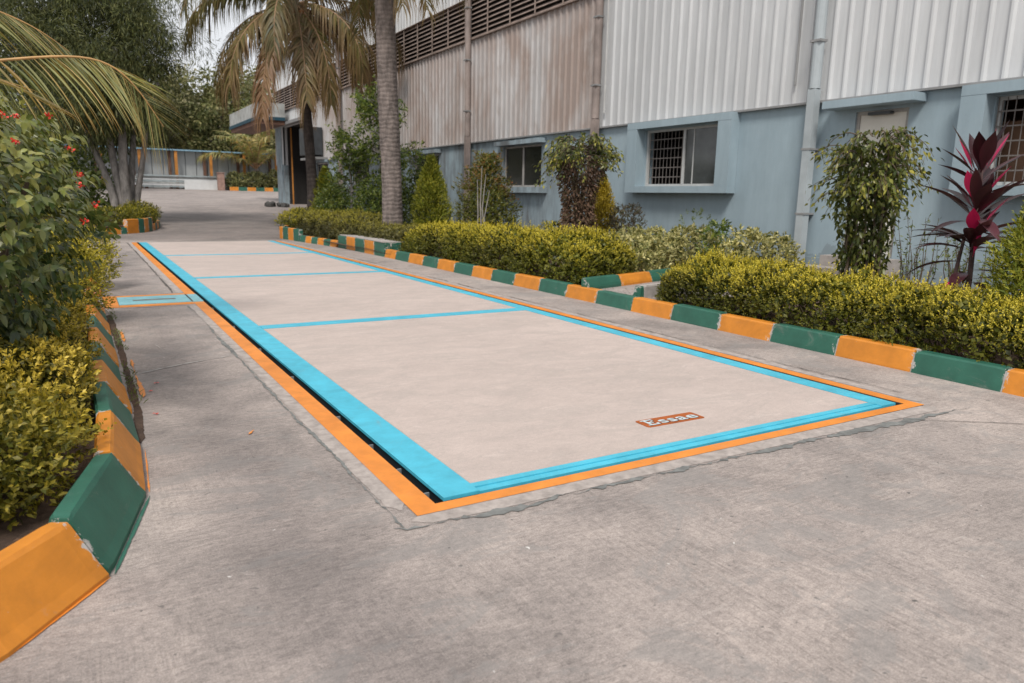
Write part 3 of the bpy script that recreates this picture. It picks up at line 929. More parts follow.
# plaster wall with openings, .22 thick: piece columns
b = MB()
ops = sorted([(a, c, d, e) for a, c, d, e in wins] + [door, (gate[0], gate[1], gate[2], H1)])
y = YS
T_ = .22
for (a, c, z0, z1) in ops:
    b.box(WX, WX + T_, y, a, -.3, H1)
    if z0 > -.3: b.box(WX, WX + T_, a, c, -.3, z0)
    if z1 < H1: b.box(WX, WX + T_, a, c, z1, H1)
    y = c
b.box(WX, WX + T_, y, YE, -.3, H1)
b.box(WX + T_, WX + 24, YE - .2, YE, -.3, H1)
b.box(WX + T_, WX + 24, YS, YS + .2, -.3, H1)
b.build('plaster_wall', M['plaster'], bld)
# cladding bays
def ribs(y0, y1, z0, z1, pitch=.25, x=WX - .02, ribh=.04):
    """trapezoid ribbed sheet"""
    prof = []
    yy = y0
    while yy < y1 - 1e-6:
        for (d, h) in ((0, 0), (.1, 0), (.125, 1), (.155, 1), (.18, 0)):
            if yy + d < y1: prof.append((yy + d, h))
        yy += pitch
    prof.append((y1, 0))
    n = len(prof)
    V = [(x - ribh * h, q, z0) for q, h in prof] + [(x - ribh * h, q, z1) for q, h in prof]
    F = [(i, n + i, n + i + 1, i + 1) for i in range(n - 1)]
    return V, F
bays = [(-7.9, -6.3), (-6.3, -.5), (-.5, 5.4), (5.4, 11.2), (11.2, 17.4), (17.4, 23.3), (23.3, 29.2), (29.2, 35.0), (35.0, 41.5)]
for i, (a, c) in enumerate(bays):
    sm = M['clads'] if 11 < a < 30 else (M['cladw'] if a < 0 else M['clad'])
    b = MB(); z0 = H1 + .03
    if a >= 35: z0 = 4.8
    b.add(*ribs(a + .02, c - .02, z0, H2))
    if a >= 35:
        b.add(*ribs(a + .02, gate[0] - .02, H1 + .03, 4.8)); b.add(*ribs(gate[1] + .02, c, H1 + .03, 4.8))
    b.build('cladding_panel', sm, bld)
    b = MB(); b.add(*ribs(a + .02, c - .02, H3, H4))
    b.build('cladding_panel', M['cladw'] if a > 11 else M['clad'], bld)
    if a < 17.5 and 11 < a:
        pass
# louvre bays
for i, (a, c) in enumerate(bays):
    b = MB(); b.box(WX + .06, WX + .08, a + .05, c - .05, H2 + .02, H3 - .02)
    b.build('louvre_backing', M['louvreback'], bld)
    b = MB()
    nsl = 9
    for k in range(nsl):
        z = H2 + .09 + k * (H3 - H2 - .16) / (nsl - 1)
        V = [(WX - .07, a + .05, z - .045), (WX - .06, a + .05, z - .052), (WX + .03, a + .05, z + .035), (WX + .02, a + .05, z + .045)]
        V += [(x, c - .05, zz) for x, _, zz in V]
        b.add(V, [(0, 1, 2, 3), (4, 7, 6, 5), (0, 4, 5, 1), (1, 5, 6, 2), (2, 6, 7, 3), (3, 7, 4, 0)])
    nm = 5
    for k in range(nm + 1):
        y = a + .06 + k * (c - a - .12) / nm
        b.box(WX - .09, WX - .072, y - .022, y + .022, H2 + .02, H3 - .02)
    b.build('louvre', M['louvre'], bld)
b = MB()
b.box(WX - .11, WX + .05, YS, YE, H2 + .002, H2 + .018)
b.box(WX - .11, WX + .05, YS, YE, H3 - .018, H3 - .002)
b.build('louvre_trim', M['louvre'], bld)
b = MB(); b.box(WX - .085, WX + .02, YS, gate[0], H1 - .005, H1 + .028)
b.build('flashing', M['flash'], bld)
# inner steel wall behind the sheets and the roof
b = MB(); b.box(WX + .1, WX + .2, YS, gate[0], H1 + .002, H4 - .02)
b.box(WX + .1, WX + .2, gate[1], YE, H1 + .002, H4 - .02); b.box(WX + .1, WX + .2, gate[0], gate[1], gate[3], H4 - .02)
b.box(WX + .2, WX + 24, YE - .12, YE - .02, H1 + .002, H4 - .02)
b.box(WX + .2, WX + 24, YS + .02, YS + .12, H1 + .002, H4 - .02)
b.build('inner_wall', M['cladw'], bld)
b = MB()
b.add([(WX - .35, YS - .2, H4), (WX + 12, YS - .2, H4 + 2.2), (WX + 24.3, YS - .2, H4), (WX - .35, YE + .2, H4), (WX + 12, YE + .2, H4 + 2.2), (WX + 24.3, YE + .2, H4),
       (WX - .35, YS - .2, H4 - .1), (WX - .35, YE + .2, H4 - .1)],
      [(0, 1, 4, 3), (1, 2, 5, 4), (6, 0, 3, 7)])
b.add([(WX, YS, H4 - .05), (WX + 12, YS, H4 + 2.1), (WX + 24, YS, H4 - .05)], [(0, 1, 2)])
b.add([(WX, YE, H4 - .05), (WX + 12, YE, H4 + 2.1), (WX + 24, YE, H4 - .05)], [(2, 1, 0)])
b.build('roof', M['flash'], bld)

# windows
def window(i, y0, y1, z0, z1, style):
    fr = MB(); X = WX + .05; t = .045
    m_f = M['alu'] if style in ('a', 'n') else M['aludirty']
    fr.box(X, X + .05, y0, y1, z0, z0 + t); fr.box(X, X + .05, y0, y1, z1 - t, z1)
    fr.box(X, X + .05, y0, y0 + t, z0 + t, z1 - t); fr.box(X, X + .05, y1 - t, y1, z0 + t, z1 - t)
    ym = (y0 + y1) / 2
    if style == 'n':
        ys_ = [y0 + (y1 - y0) * k / 3 for k in (1, 2)]
        for q in ys_: fr.box(X + .004, X + .046, q - .02, q + .02, z0 + t, z1 - t)
    else:
        fr.box(X - .004, X + .05, ym - .028, ym + .028, z0 + t, z1 - t)
        if style == 'a': fr.box(X + .012, X + .042, ym - .26, ym - .235, z0 + t, z1 - t)
    f = fr.build('window_frame', m_f, bld)
    # sliding panes: near half glazed, far half open to a dark room with bars
    p = MB()
    if style == 'a':
        p.box(X + .02, X + .026, y0 + t, ym - .028, z0 + t, z1 - t)
    elif style == 'd':
        p.box(X + .02, X + .026, y0 + t, ym - .028, z0 + t, z1 - t); p.box(X + .02, X + .026, ym + .028, y1 - t, z0 + t, z1 - t)
    if p.n:
        g = p.build('window_pane', M['glass'] if style == 'a' else M['glassdark'], f)
    # bars
    g = MB(); Xb = X + .055 if style == 'a' else X - .02
    a, c = (ym, y1 - t) if style == 'a' else (y0 + .02, y1 - .02)
    n = int((c - a) / .1)
    if style in ('a', 'n'):
        for k in range(n + 1):
            y = a + (c - a) * k / n
            g.tube([(Xb, y, z0 + .01), (Xb, y, z1 - .01)], .007, 6)
        for k in range(1, 6):
            z = z0 + (z1 - z0) * k / 6
            g.box(Xb - .004, Xb + .004, a, c, z - .009, z + .009)
        g.build('window_bars', M['bars'], f)
    # room behind
    r = MB()
    xa, xb, ya, yb, za, zc_ = WX + T_ + .003, WX + 1.6, y0 - .02, y1 + .9, z0 - .02, min(z1 + .02, H1 - .01)
    r.add([(xa, ya, za), (xa, yb, za), (xb, yb, za), (xb, ya, za), (xa, ya, zc_), (xa, yb, zc_), (xb, yb, zc_), (xb, ya, zc_)],
          [(0, 1, 2, 3), (4, 7, 6, 5), (1, 5, 6, 2), (2, 6, 7, 3), (3, 7, 4, 0)])
    if style == 'n':
        r.box(WX + .36, WX + .38, y0 - .1, y1 + .1, z0 - .1, z1 - .28)
    r.build('room_recess', M['inside'] if style != 'n' else M['curtain'], f)
    # surround and sill
    s = MB(); e = .115 if style != 'd' else .04
    dpt = .22
    if style in ('a', 'n'):
        s.box(WX - dpt, WX - .002, y0 - .33, y1 + .33, z1 + .02, z1 + .15)
        s.box(WX - dpt, WX - .002, y0 - .33, y1 + .33, z0 - .13, z0 - .005)
        s.box(WX - dpt + .003, WX - .002, y0 - .33, y0 - .02, z0 - .004, z1 + .019)
        s.box(WX - dpt + .003, WX - .002, y1 + .02, y1 + .33, z0 - .004, z1 + .019)
    else:
        s.box(WX - .2, WX - .002, y0 - .2, y1 + .2, z1 + .02, z1 + .13)
        s.box(WX - .2, WX - .002, y0 - .3, y1 + .2, z0 - .15, z0 - .005)
    s.build('window_surround', M['plaster'], bld)
st = ['n', 'a', 'd', 'd', 'd', 'd']
for i, (a, c, z0, z1) in enumerate(wins): window(i, a, c, z0, z1, st[i])
# dark ceiling/side returns so the rooms behind stay dark
b = MB(); b.box(WX + .23, WX + .9, YS + .3, gate[0] - .1, H1 - .02, H1 + .0)
b.build('room_ceiling', M['inside'], bld)
# cream door, lintel and steps
b = MB(); b.box(WX + .05, WX + .09, door[0] + .05, door[1] - .05, door[2], door[3] - .05)
d_ = b.build('door', M['doorpaint'], bld)
b = MB(); b.box(WX + .03, WX + .1, door[0], door[0] + .05, door[2], door[3]); b.box(WX + .03, WX + .1, door[1] - .05, door[1], door[2], door[3])
b.box(WX + .03, WX + .1, door[0] + .05, door[1] - .05, door[3] - .05, door[3])
b.build('door_frame', M['aludirty'], bld)
b = MB(); b.tube([(WX - .0, door[0] + .12, 1.4), (WX - .03, door[0] + .12, 1.4), (WX - .03, door[0] + .12, 1.55), (WX, door[0] + .12, 1.55)], .008, 6)
b.build('door_handle', M['steel'], d_)
b = MB(); b.box(WX - .06, WX + .02, 4.1, 4.45, 2.46, 2.5)
b.build('door_closer', M['darkbox'], d_)
b = MB(); b.box(WX - .32, WX - .002, 3.62, 5.05, 2.575, 2.69)
b.build('door_canopy', M['plaster'], bld, bevel=.006)
b = MB(); b.box(WX - .42, WX - .001, 3.7, 4.75, -.2, .41)
b.box(WX - .75, WX - .421, 3.7, 4.95, -.2, .25)
b.build('doorstep', M['step'], bld, bevel=.008)
# plinth band
b = MB(); b.box(WX - .03, WX - .001, YS, 3.6, -.3, .30); b.box(WX - .03, WX - .001, 5.0, 35.5, -.3, .33)
b.build('plinth', M['plaster'], bld)

# downpipes
def pipe(y, mlow, mhigh, wlow=.085):
    b = MB()
    b.tube([(WX - .16, y, H1 + .2), (WX - .16, y, H4 - .1)], .085, 14)
    p = b.build('downpipe', mhigh, bld, smooth=False)
    b = MB(); b.box(WX - .235, WX - .09, y - .072, y + .072, 0.0, H1 + .195)
    p2 = b.build('downpipe', mlow, bld, bevel=.008)
    for z in (1.0, 2.0):
        b = MB(); b.box(WX - .243, WX - .001, y - .085, y + .085, z, z + .03)
        b.build('pipe_bracket', M['flash'], p2)
    for z in (3.6, 5.0, 6.4):
        b = MB(); b.box(WX - .255, WX - .09, y - .095, y + .095, z, z + .035)
        b.build('pipe_bracket', M['flash'], p)
pipe(5.33, M['greypipe'], M['greypipe'])
pipe(10.95, M['rustpipe'], M['rustpipe'])
pipe(17.13, M['rustpipe'], M['rustpipe'])
pipe(23.3, M['rustpipe'], M['rustpipe'])
pipe(29.2, M['rustpipe'], M['rustpipe'])
b = MB(); b.tube([(WX - .1, 10.72, H1 + .3), (WX - .1, 10.72, H4 - .1)], .022, 8)
b.build('conduit', M['alu'], bld)
b = MB(); b.tube([(WX - .1, 5.75, H1 + .3), (WX - .1, 5.75, H4 - .1)], .018, 8)
b.build('conduit', M['flash'], bld)
# big doorway: dark recess, pillar, orange post, notice
b = MB()
x0, x1 = WX + T_, WX + 7
b.add([(x0, gate[0], .2), (x0, gate[1], .2), (x1, gate[1], .2), (x1, gate[0], .2), (x0, gate[0], 4.8), (x0, gate[1], 4.8), (x1, gate[1], 4.8), (x1, gate[0], 4.8)],
      [(1, 2, 6, 5), (2, 3, 7, 6), (3, 0, 4, 7), (4, 5, 6, 7)])
b.build('doorway_interior', M['inside'], bld)
b = MB(); b.box(WX - .06, WX - .002, gate[1] + .3, gate[1] + 1.5, 0, 4.75); 
b.build('door_pillar', M['plaster'], bld)
b = MB(); b.box(WX - .3, WX - .002, gate[0] - .4, gate[1] + 1.55, 4.752, 4.9)
b.build('door_header', M['flash'], bld)
b = MB(); b.box(WX + .25, WX + .31, gate[1] - .6, gate[1] - .54, .4, 4.7)
b.build('door_post', M['opost'], bld)
b = MB(); b.box(WX + .5, WX + .6, 34.7, 36.6, .4, 4.7)
b.build('sliding_door', M['darkbox'], bld)
b = MB(); b.box(WX + .44, WX + .47, 35.6, 36.3, 2.2, 2.75)
b.build('notice_board', M['canwhite'], bld)
# canopy over the doorway
cp = MB(); cp.box(7.3, WX - .31, 38.0, 46.0, 5.1, 5.8)
cp.build('canopy_fascia', M['canwhite'], bld)
b = MB(); b.box(7.26, WX - .312, 37.97, 46.05, 4.93, 5.098)
b.build('canopy_band', M['teal'], bld)
b = MB(); b.box(7.34, WX - .33, 38.05, 45.9, 4.72, 4.928)
b.build('canopy_soffit', M['rust'], bld)
# dark box on the wall
bx = MB(); bx.box(WX - .75, WX - .09, 32.0, 33.6, 2.95, 4.2)
bx.build('wall_box', M['darkbox'], bld, bevel=.02)
b = MB(); b.box(WX - .7, WX - .05, 31.4, 33.7, 2.74, 2.84)
b.build('window_hood', M['flash'], bld)

# ------------------------------------------------------------------ far shed and yard things
sh = empty('storage_shed', (4, 69, gz(69)), 'low open shed behind the yard with grey ribbed wall, blue roof edge, orange posts', 'shed')
g0 = gz(69)
b = MB(); V, F = ribs(0, 30, g0, g0 + 3.25, .9, 0, .12)
V = [(-8 + q[1], 69.35 - q[0], q[2]) for q in V]
b.add(V, F[::1]); b.build('back_wall', M['shedwall'], sh)
b = MB(); b.box(-8.2, 22.2, 68.5, 72.2, g0 + 3.25, g0 + 3.36)
b.build('roof', M['shedroof'], sh)
for x in (-7.75, -4.9, -2.05, .8, 3.65, 6.5, 9.35, 12.2, 15.05, 17.9, 20.7):
    b = MB(); b.box(x, x + .24, 68.6, 68.8, g0, g0 + 3.25)
    b.build('post', M['opost'], sh)
    b = MB(); b.box(x - .5, x - .25, 68.95, 69.1, g0, g0 + 3.25)
    b.build('rear_post', M['rust'], sh)
sp = empty('sheet_pile', (7, 67.6, gz(67.6)), 'long low stack of silvery sheet metal lying in front of the far shed', 'sheet pile')
g0 = gz(67.6)
for k in range(7):
    b = MB(); o_ = rng.uniform(-.4, .4)
    b.box(3.0 + o_, 13.2 + o_ * .5, 67.3 + rng.uniform(-.1, .1), 68.3, g0 + .15 + k * .15, g0 + .15 + k * .15 + .12)
    b.build('sheet_layer', [M['sheetmetal'], M['canwhite'], M['whiteboard']][(k * 2) % 3], sp)
b = MB()
for x in (4, 7, 10, 12.5): b.box(x, x + .2, 67.35, 68.2, g0 - .02, g0 + .145)
b.build('bearer', M['rust'], sp)
b = MB(); b.prism([(7.0, 67.15, gz(67)), (10.6, 67.15, gz(67)), (10.6, 67.23, gz(67)), (7.0, 67.23, gz(67))], .78)
o = b.build('white_panel', M['whiteboard'], org=(9, 67.2, gz(67)))
tag(o, 'clean white board standing against the silvery sheet pile', 'board')
b = MB(); b.box(9.6, 10.15, 66.2, 66.75, gz(66.5) - .05, gz(66.5) + 1.45); b.box(9.55, 10.2, 66.15, 66.8, gz(66.5) + 1.451, gz(66.5) + 1.53)
o = b.build('brick_pillar', M['brick'], org=(9.87, 66.5, gz(66.5)), bevel=.02)
tag(o, 'short reddish brick pillar at the right end of the white board', 'pillar')
b = MB()
for k in range(14):
    cx, cy, s = rng.uniform(7.2, 8.3), rng.uniform(35.9, 36.7), rng.uniform(.1, .2)
    bm = bmesh.new(); bmesh.ops.create_icosphere(bm, subdivisions=1, radius=s)
    V = np.array([v.co[:] for v in bm.verts]) * rng.uniform(.7, 1.2, (len(bm.verts), 3)) + [cx, cy, gz(cy) + s * .6]
    F = [tuple(v.index for v in f.verts) for f in bm.faces]; bm.free()
    b.add(V, F)
o = b.build('rubble_heap', M['rock'], org=(7.7, 36.3, gz(36.3)))
tag(o, 'small dark heap of rubble on the yard before the big doorway', 'rubble', kind='stuff')

# ------------------------------------------------------------------ foliage builders
def sprigs(C, D, n_leaf, Ls, leaf, wd, tipbase, spread=.9, fold=.25):
    """C sprig bases, D outward directions; leaves set round a short shoot"""
    n = len(C)
    k = n_leaf
    t = np.tile(np.linspace(.15, 1, k), n)
    i = np.repeat(np.arange(n), k)
    Dn = nrm(D)
    P = C[i] + Dn[i] * (Ls * t)[:, None]
    rd = rnd_dir(n * k)
    perp = nrm(rd - (rd * Dn[i]).sum(1, keepdims=True) * Dn[i])
    dirs = perp * spread + Dn[i] * (1.1 - .5 * (1 - t))[:, None]
    N = nrm(Dn[i] + rnd_dir(n * k) * .4)
    sz = leaf * rng.uniform(.65, 1.2, n * k) * (1 - .25 * t)
    V, Q = leafset(P, dirs, N, sz, sz * wd, fold)
    tip = np.clip(tipbase[i] * (.45 + .65 * t) + rng.normal(0, .12, n * k), 0, 1)
    return V, Q, np.repeat(tip, 5)

def vnoise(P, sc, seed):
    """cheap smooth noise"""
    r = np.random.default_rng(seed)
    s = np.zeros(len(P))
    for _ in range(6):
        k = r.normal(size=3) * sc; ph = r.uniform(0, 6.28)
        s += np.sin(P @ k + ph)
    return s / 6

def twigs(parent, cx, cy, z0, rx, ry, h, n, r=.008, mat=None, name='stems'):
    b = MB()
    for _ in range(n):
        a = rng.uniform(0, 2 * PI); q = rng.uniform(0, 1) ** .5
        p0 = np.array([cx + rx * .55 * q * math.cos(a), cy + ry * .8 * q * math.sin(a), z0])
        p2 = np.array([cx + rx * q * math.cos(a) + rng.normal(0, .06), cy + ry * q * math.sin(a) + rng.normal(0, .06), z0 + h * rng.uniform(.55, .95)])
        p1 = (p0 + p2) / 2 + rng.normal(0, .03, 3)
        b.tube([p0, p1, p2], [r, r * .8, r * .4], 5)
    return b.build(name, mat or M['twig'], parent)

def hedge(label, x0, x1, y0, y1, z0, h, mat, dens=1.0, leaf=.028, seed=1, zfun=None, roundness=.35, amp=.06, inner=1.0, tipk=1.0, name='hedge', cat='hedge', group=None):
    cx, cy = (x0 + x1) / 2, (y0 + y1) / 2
    root = empty(name, (cx, cy, z0), label, cat, group)
    rx, ry = (x1 - x0) / 2, (y1 - y0) / 2
    # superellipsoid surface points (upper + sides)
    area = 2 * (ry * 2 * h + rx * 2 * h) + 4 * rx * ry
    n = int(area * 620 * dens)
    u = rng.uniform(-1, 1, (n * 3, 3)); u[:, 2] = rng.uniform(0, 1, n * 3)
    # project on to box surface
    w_ = np.array([rx, ry, h]); pick = rng.uniform(0, 1, n * 3)
    a1, a2, a3 = 4 * ry * h, 4 * rx * h, 4 * rx * ry
    tot = a1 + a2 + a3
    fx = pick < a1 / tot; fy = (pick >= a1 / tot) & (pick < (a1 + a2) / tot); fz = ~fx & ~fy
    u[fx, 0] = np.sign(u[fx, 0]); u[fy, 1] = np.sign(u[fy, 1]); u[fz, 2] = 1
    u = u[:n]
    P = u * w_
    # round the edges
    rr = min(rx, ry, h) * roundness * 2
    core = np.stack([np.clip(P[:, 0], -(rx - rr * .6), rx - rr * .6), np.clip(P[:, 1], -(ry - rr * .6), ry - rr * .6), np.clip(P[:, 2], 0, h - rr * .6)], 1)
    dvec = P - core; dl = np.linalg.norm(dvec, axis=1, keepdims=True) + 1e-6
    N = nrm(dvec); P = core + N * np.minimum(dl, rr * .6)
    W = P + [cx, cy, z0]
    d = vnoise(W, 5.5, seed) * amp + vnoise(W, 17, seed + 1) * amp * .8 + rng.normal(0, amp * .22, n)
    # open ragged gaps low down
    gap = vnoise(W, 9, seed + 2)
    hz = P[:, 2] / h
    keep = ~((gap > .30 + .35 * hz) & (hz < .8)) & ~((hz < .06) & (rng.uniform(size=n) < .5))
    W = W + N * d[:, None]
    if zfun is not None: W[:, 2] += zfun(W) * np.clip(P[:, 2] / h, 0, 1)
    W, N, d, hz = W[keep], N[keep], d[keep], hz[keep]
    up = np.clip(N[:, 2], 0, 1)
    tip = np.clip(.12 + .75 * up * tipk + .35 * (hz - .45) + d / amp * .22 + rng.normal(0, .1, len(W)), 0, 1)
    D = nrm(N + [0, 0, .55] + rng.normal(0, .38, N.shape))
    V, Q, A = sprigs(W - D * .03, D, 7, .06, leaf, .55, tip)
    # stray shoots sticking out
    js = rng.integers(0, len(W), int(len(W) * .035)); Ds = nrm(D[js] + [0, 0, .5])
    V3, Q3, A3 = sprigs(W[js], Ds, 8, .11, leaf, .5, np.clip(tip[js] + .15, 0, 1))
    # inner fill of older leaves
    ni = int(n * 2.6 * inner)
    s = rng.uniform(.35, .9, ni)
    j = rng.integers(0, len(W), ni)
    Pi = (W[j] - [cx, cy, z0]); cc = np.stack([np.clip(Pi[:, 0], -(rx - .22), rx - .22), np.clip(Pi[:, 1], -(ry - .22), ry - .22), np.clip(Pi[:, 2], 0, h - .2)], 1)
    Pi = cc + (Pi - cc) * s[:, None] + rng.normal(0, .02, (ni, 3)) + [cx, cy, z0]
    V2, Q2 = leafset(Pi, rnd_dir(ni), rnd_dir(ni), leaf * 2.1, leaf * 1.3)
    VV, QQ = merge([(V, Q), (V2, Q2), (V3, Q3)])
    AA = np.concatenate([A, np.zeros(len(V2)), A3])
    fastmesh('foliage', VV, QQ, mat, root, AA)
    twigs(root, cx, cy, z0 - .03, rx, ry, h, int(24 * (y1 - y0) + 8), .007)
    return root

def shrub(name, label, cat, c, r, h, mat, n, leaf, wd=.5, z0=None, seed=3, spread=.9, up=.5, nl=6, Ls=.08, tipf=None, stems=10, shape=None, inner=.5, amp=.12, stem_r=.01, group=None, lo=0.0, stemmat=None):
    """rounded plant: sprigs on a noisy ellipsoid shell"""
    z0 = .09 + gz(c[1]) if z0 is None else z0
    root = empty(name, (c[0], c[1], z0), label, cat, group)
    d = rnd_dir(n); 
    hz = rng.uniform(lo, 1, n); a = rng.uniform(0, 2 * PI, n)
    prof = (lambda t: np.sqrt(np.clip(1 - ((t - .45) / .57) ** 2, 0.02, 1))) if shape is None else shape
    rr = r * prof(hz)
    N = np.stack([np.cos(a), np.sin(a), (hz - .4) * 1.4], 1); N = nrm(N)
    P = np.stack([rr * np.cos(a), rr * np.sin(a), hz * h], 1)
    q = rng.uniform(.6, 1.0, n) ** .6
    P[:, :2] *= q[:, None]
    W = P + [c[0], c[1], z0]
    dd = vnoise(W, 5 / max(r, .3), seed) * amp + rng.normal(0, amp * .3, n)
    W = W + N * dd[:, None] * r
    gap = vnoise(W, 8 / max(r, .4), seed + 1)
    keep = gap < .42
    W, N, hz, dd, q = W[keep], N[keep], hz[keep], dd[keep], q[keep]
    tip = np.clip(.3 + .5 * (hz - .3) + dd / amp * .25, 0, 1) if tipf is None else np.clip(tipf(W, hz) + rng.normal(0, .12, len(W)), 0, 1)
    D = nrm(N + [0, 0, up] + rng.normal(0, .35, N.shape))
    V, Q, A = sprigs(W - D * Ls * .5, D, nl, Ls, leaf, wd, tip, spread)
    ni = int(n * nl * .35 * inner)
    j = rng.integers(0, len(W), ni); s = rng.uniform(.2, .85, ni)
    Pi = W[j].copy(); Pi[:, 0] = c[0] + (Pi[:, 0] - c[0]) * s; Pi[:, 1] = c[1] + (Pi[:, 1] - c[1]) * s
    V2, Q2 = leafset(Pi, rnd_dir(ni), rnd_dir(ni), leaf * 1.2, leaf * wd * 1.2)
    VV, QQ = merge([(V, Q), (V2, Q2)])
    fastmesh('foliage', VV, QQ, mat, root, np.concatenate([A, np.zeros(len(V2))]))
    if stems: twigs(root, c[0], c[1], z0 - .05, r * .55, r * .55, h * .85, stems, stem_r, stemmat)
    return root

# ------------------------------------------------------------------ hedges right
def wav(s, a, sc):
    return lambda W: vnoise(W * [1, 1, 0], sc, s) * a
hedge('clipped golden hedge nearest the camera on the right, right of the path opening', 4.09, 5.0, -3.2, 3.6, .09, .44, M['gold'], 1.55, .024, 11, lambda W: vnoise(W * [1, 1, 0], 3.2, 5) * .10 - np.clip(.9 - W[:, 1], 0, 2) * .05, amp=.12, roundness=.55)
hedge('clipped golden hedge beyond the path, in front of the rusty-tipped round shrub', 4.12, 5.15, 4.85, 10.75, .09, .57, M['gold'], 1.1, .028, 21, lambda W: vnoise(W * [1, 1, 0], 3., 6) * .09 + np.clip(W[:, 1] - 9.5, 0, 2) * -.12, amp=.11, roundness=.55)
hedge('low brownish sparse hedge piece behind the grey-capped kerb box', 4.18, 5.1, 10.9, 13.9, .09, .44, M['hedgefar'], .8, .03, 31, roundness=.5, amp=.09, tipk=.5)
hedge('farthest irregular hedge of the right bed, below the coconut palm trunk', 4.0, 5.2, 13.3, 18.2, .09, .58, M['hedgefar'], .8, .032, 41, wav(8, .1, 2.5), roundness=.5, amp=.1, tipk=1.2)
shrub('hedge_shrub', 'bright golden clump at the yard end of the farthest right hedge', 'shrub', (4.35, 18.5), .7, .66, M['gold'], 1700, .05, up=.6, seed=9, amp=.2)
# variegated shrubs behind the hedges
V_SH = [((5.7, 5.75), .62, .56, 'cream variegated shrub behind the path kerb, leftmost of the variegated row'),
        ((7.1, 7.1), .66, .60, 'cream variegated shrub below the middle of the aluminium window'),
        ((7.0, 5.95), .62, .62, 'cream variegated shrub just left of the dark leafy sprout'),
        ((7.0, 4.55), .55, .66, 'cream variegated shrub at the foot of the grey downpipe')]
for i, (c, r, h, lab) in enumerate(V_SH):
    shrub('variegated_shrub', lab, 'shrub', c, r, h, M['varieg'], 560, .075, .5, seed=50 + i, group='variegated shrubs along the wall', amp=.18)
shrub('leafy_shrub', 'dark green leafy sprout rising among the variegated shrubs', 'shrub', (6.8, 5.15), .3, .78, M['green'], 90, .09, .4, up=.8, seed=61, stems=6)
shrub('wild_shrub', 'thin yellowish weedy shrub against the wall below the aluminium window', 'shrub', (7.7, 6.55), .35, .95, M['weed'], 70, .06, .4, seed=62, up=1., stems=12, inner=0)

# ------------------------------------------------------------------ left shrubs
shrub('golden_shrub', 'large golden leafy shrub filling the lower left corner beside the kerb bend', 'shrub', (-1.66, .68), .50, .48, M['goldnear'], 1400, .032, .5, z0=.03, seed=71, up=.8, nl=8, Ls=.07, amp=.14, group='golden shrubs behind the left kerb', inner=1.2)
shrub('golden_shrub', 'golden shrub leaning over the kerb just below the red-flowered bush', 'shrub', (-1.48, 1.55), .38, .42, M['goldnear'], 1200, .03, .5, z0=.03, seed=72, up=.8, nl=8, Ls=.06, amp=.14, group='golden shrubs behind the left kerb', inner=1.2)
shrub('golden_shrub', 'small round golden shrub third along the left kerb', 'shrub', (-1.45, 2.5), .34, .40, M['goldnear'], 1000, .03, .5, z0=.03, seed=73, up=.7, nl=7, amp=.12, group='golden shrubs behind the left kerb', inner=1.2)
shrub('golden_shrub', 'dull golden shrub partly under the big drooping leaves, fourth along the left kerb', 'shrub', (-1.50, 3.5), .38, .45, M['goldnear'], 900, .032, .5, z0=.03, seed=74, nl=7, group='golden shrubs behind the left kerb')
shrub('golden_shrub', 'tall bright golden shrub overhanging the left end of the cyan trench cover', 'shrub', (-1.34, 5.0), .38, .74, M['gold'], 1500, .032, .5, z0=.03, seed=75, nl=7, group='golden shrubs behind the left kerb', tipf=lambda W, h: .45 + .4 * h)
shrub('golden_shrub', 'bright golden shrub beyond the trench cover on the left', 'shrub', (-1.25, 7.6), .50, .70, M['gold'], 1100, .036, .5, z0=.03, seed=76, nl=7, group='golden shrubs behind the left kerb', tipf=lambda W, h: .4 + .4 * h)
shrub('golden_shrub', 'last golden shrub of the left row, farthest from the camera', 'shrub', (-1.3, 10.5), .60, .65, M['gold'], 800, .04, .5, z0=.03, seed=77, nl=6, group='golden shrubs behind the left kerb')
# red-flowered bush
rb = empty('flowering_bush', (-1.75, 2.3, .03), 'tall dark green bush with small red flower clusters on the left edge', 'bush')
n = 1500
a = rng.uniform(0, 2 * PI, n); hz = rng.uniform(.02, 1, n) ** .85
bc = np.array([-1.86, 2.2])
R0 = np.interp(hz, [0, .25, .55, .8, 1], [.30, .55, .82, .76, .25])
q = rng.uniform(.25, 1, n) ** .5
W = np.stack([bc[0] + R0 * q * np.cos(a) * .95, bc[1] + R0 * q * np.sin(a) * 1.35, .18 + 1.5 * hz], 1)
W += rng.normal(0, .04, W.shape)
N = nrm(np.stack([np.cos(a), np.sin(a), (hz - .35)], 1))
keep = vnoise(W, 5, 5) < .4
W, N, hz, q = W[keep], N[keep], hz[keep], q[keep]
D = nrm(N + [0, 0, .25] + rng.normal(0, .4, N.shape))
k = 9; i = np.repeat(np.arange(len(W)), k); t = np.tile(np.linspace(.1, 1, k), len(W))
P = W[i] + D[i] * (.12 * t)[:, None]
rd = rnd_dir(len(i)); perp = nrm(rd - (rd * D[i]).sum(1, keepdims=True) * D[i])
dirs = perp * 1.0 + D[i] * .55; dirs[:, 2] -= .35
ln = rng.uniform(.05, .085, len(i)) * (1 - .3 * t)
V, Q = blades(P, dirs, nrm(D[i] + [0, 0, .6]), ln, ln * .48, .25, 3, np.array([.12, 1, .85, .04]), .22)
tp = np.clip(np.repeat(hz, k) * .75 + t * .25 + rng.normal(0, .12, len(i)), 0, 1)
vp = len(V) // len(i)
fastmesh('foliage', V, Q, M['redbush'], rb, np.repeat(tp, vp))
b = MB()
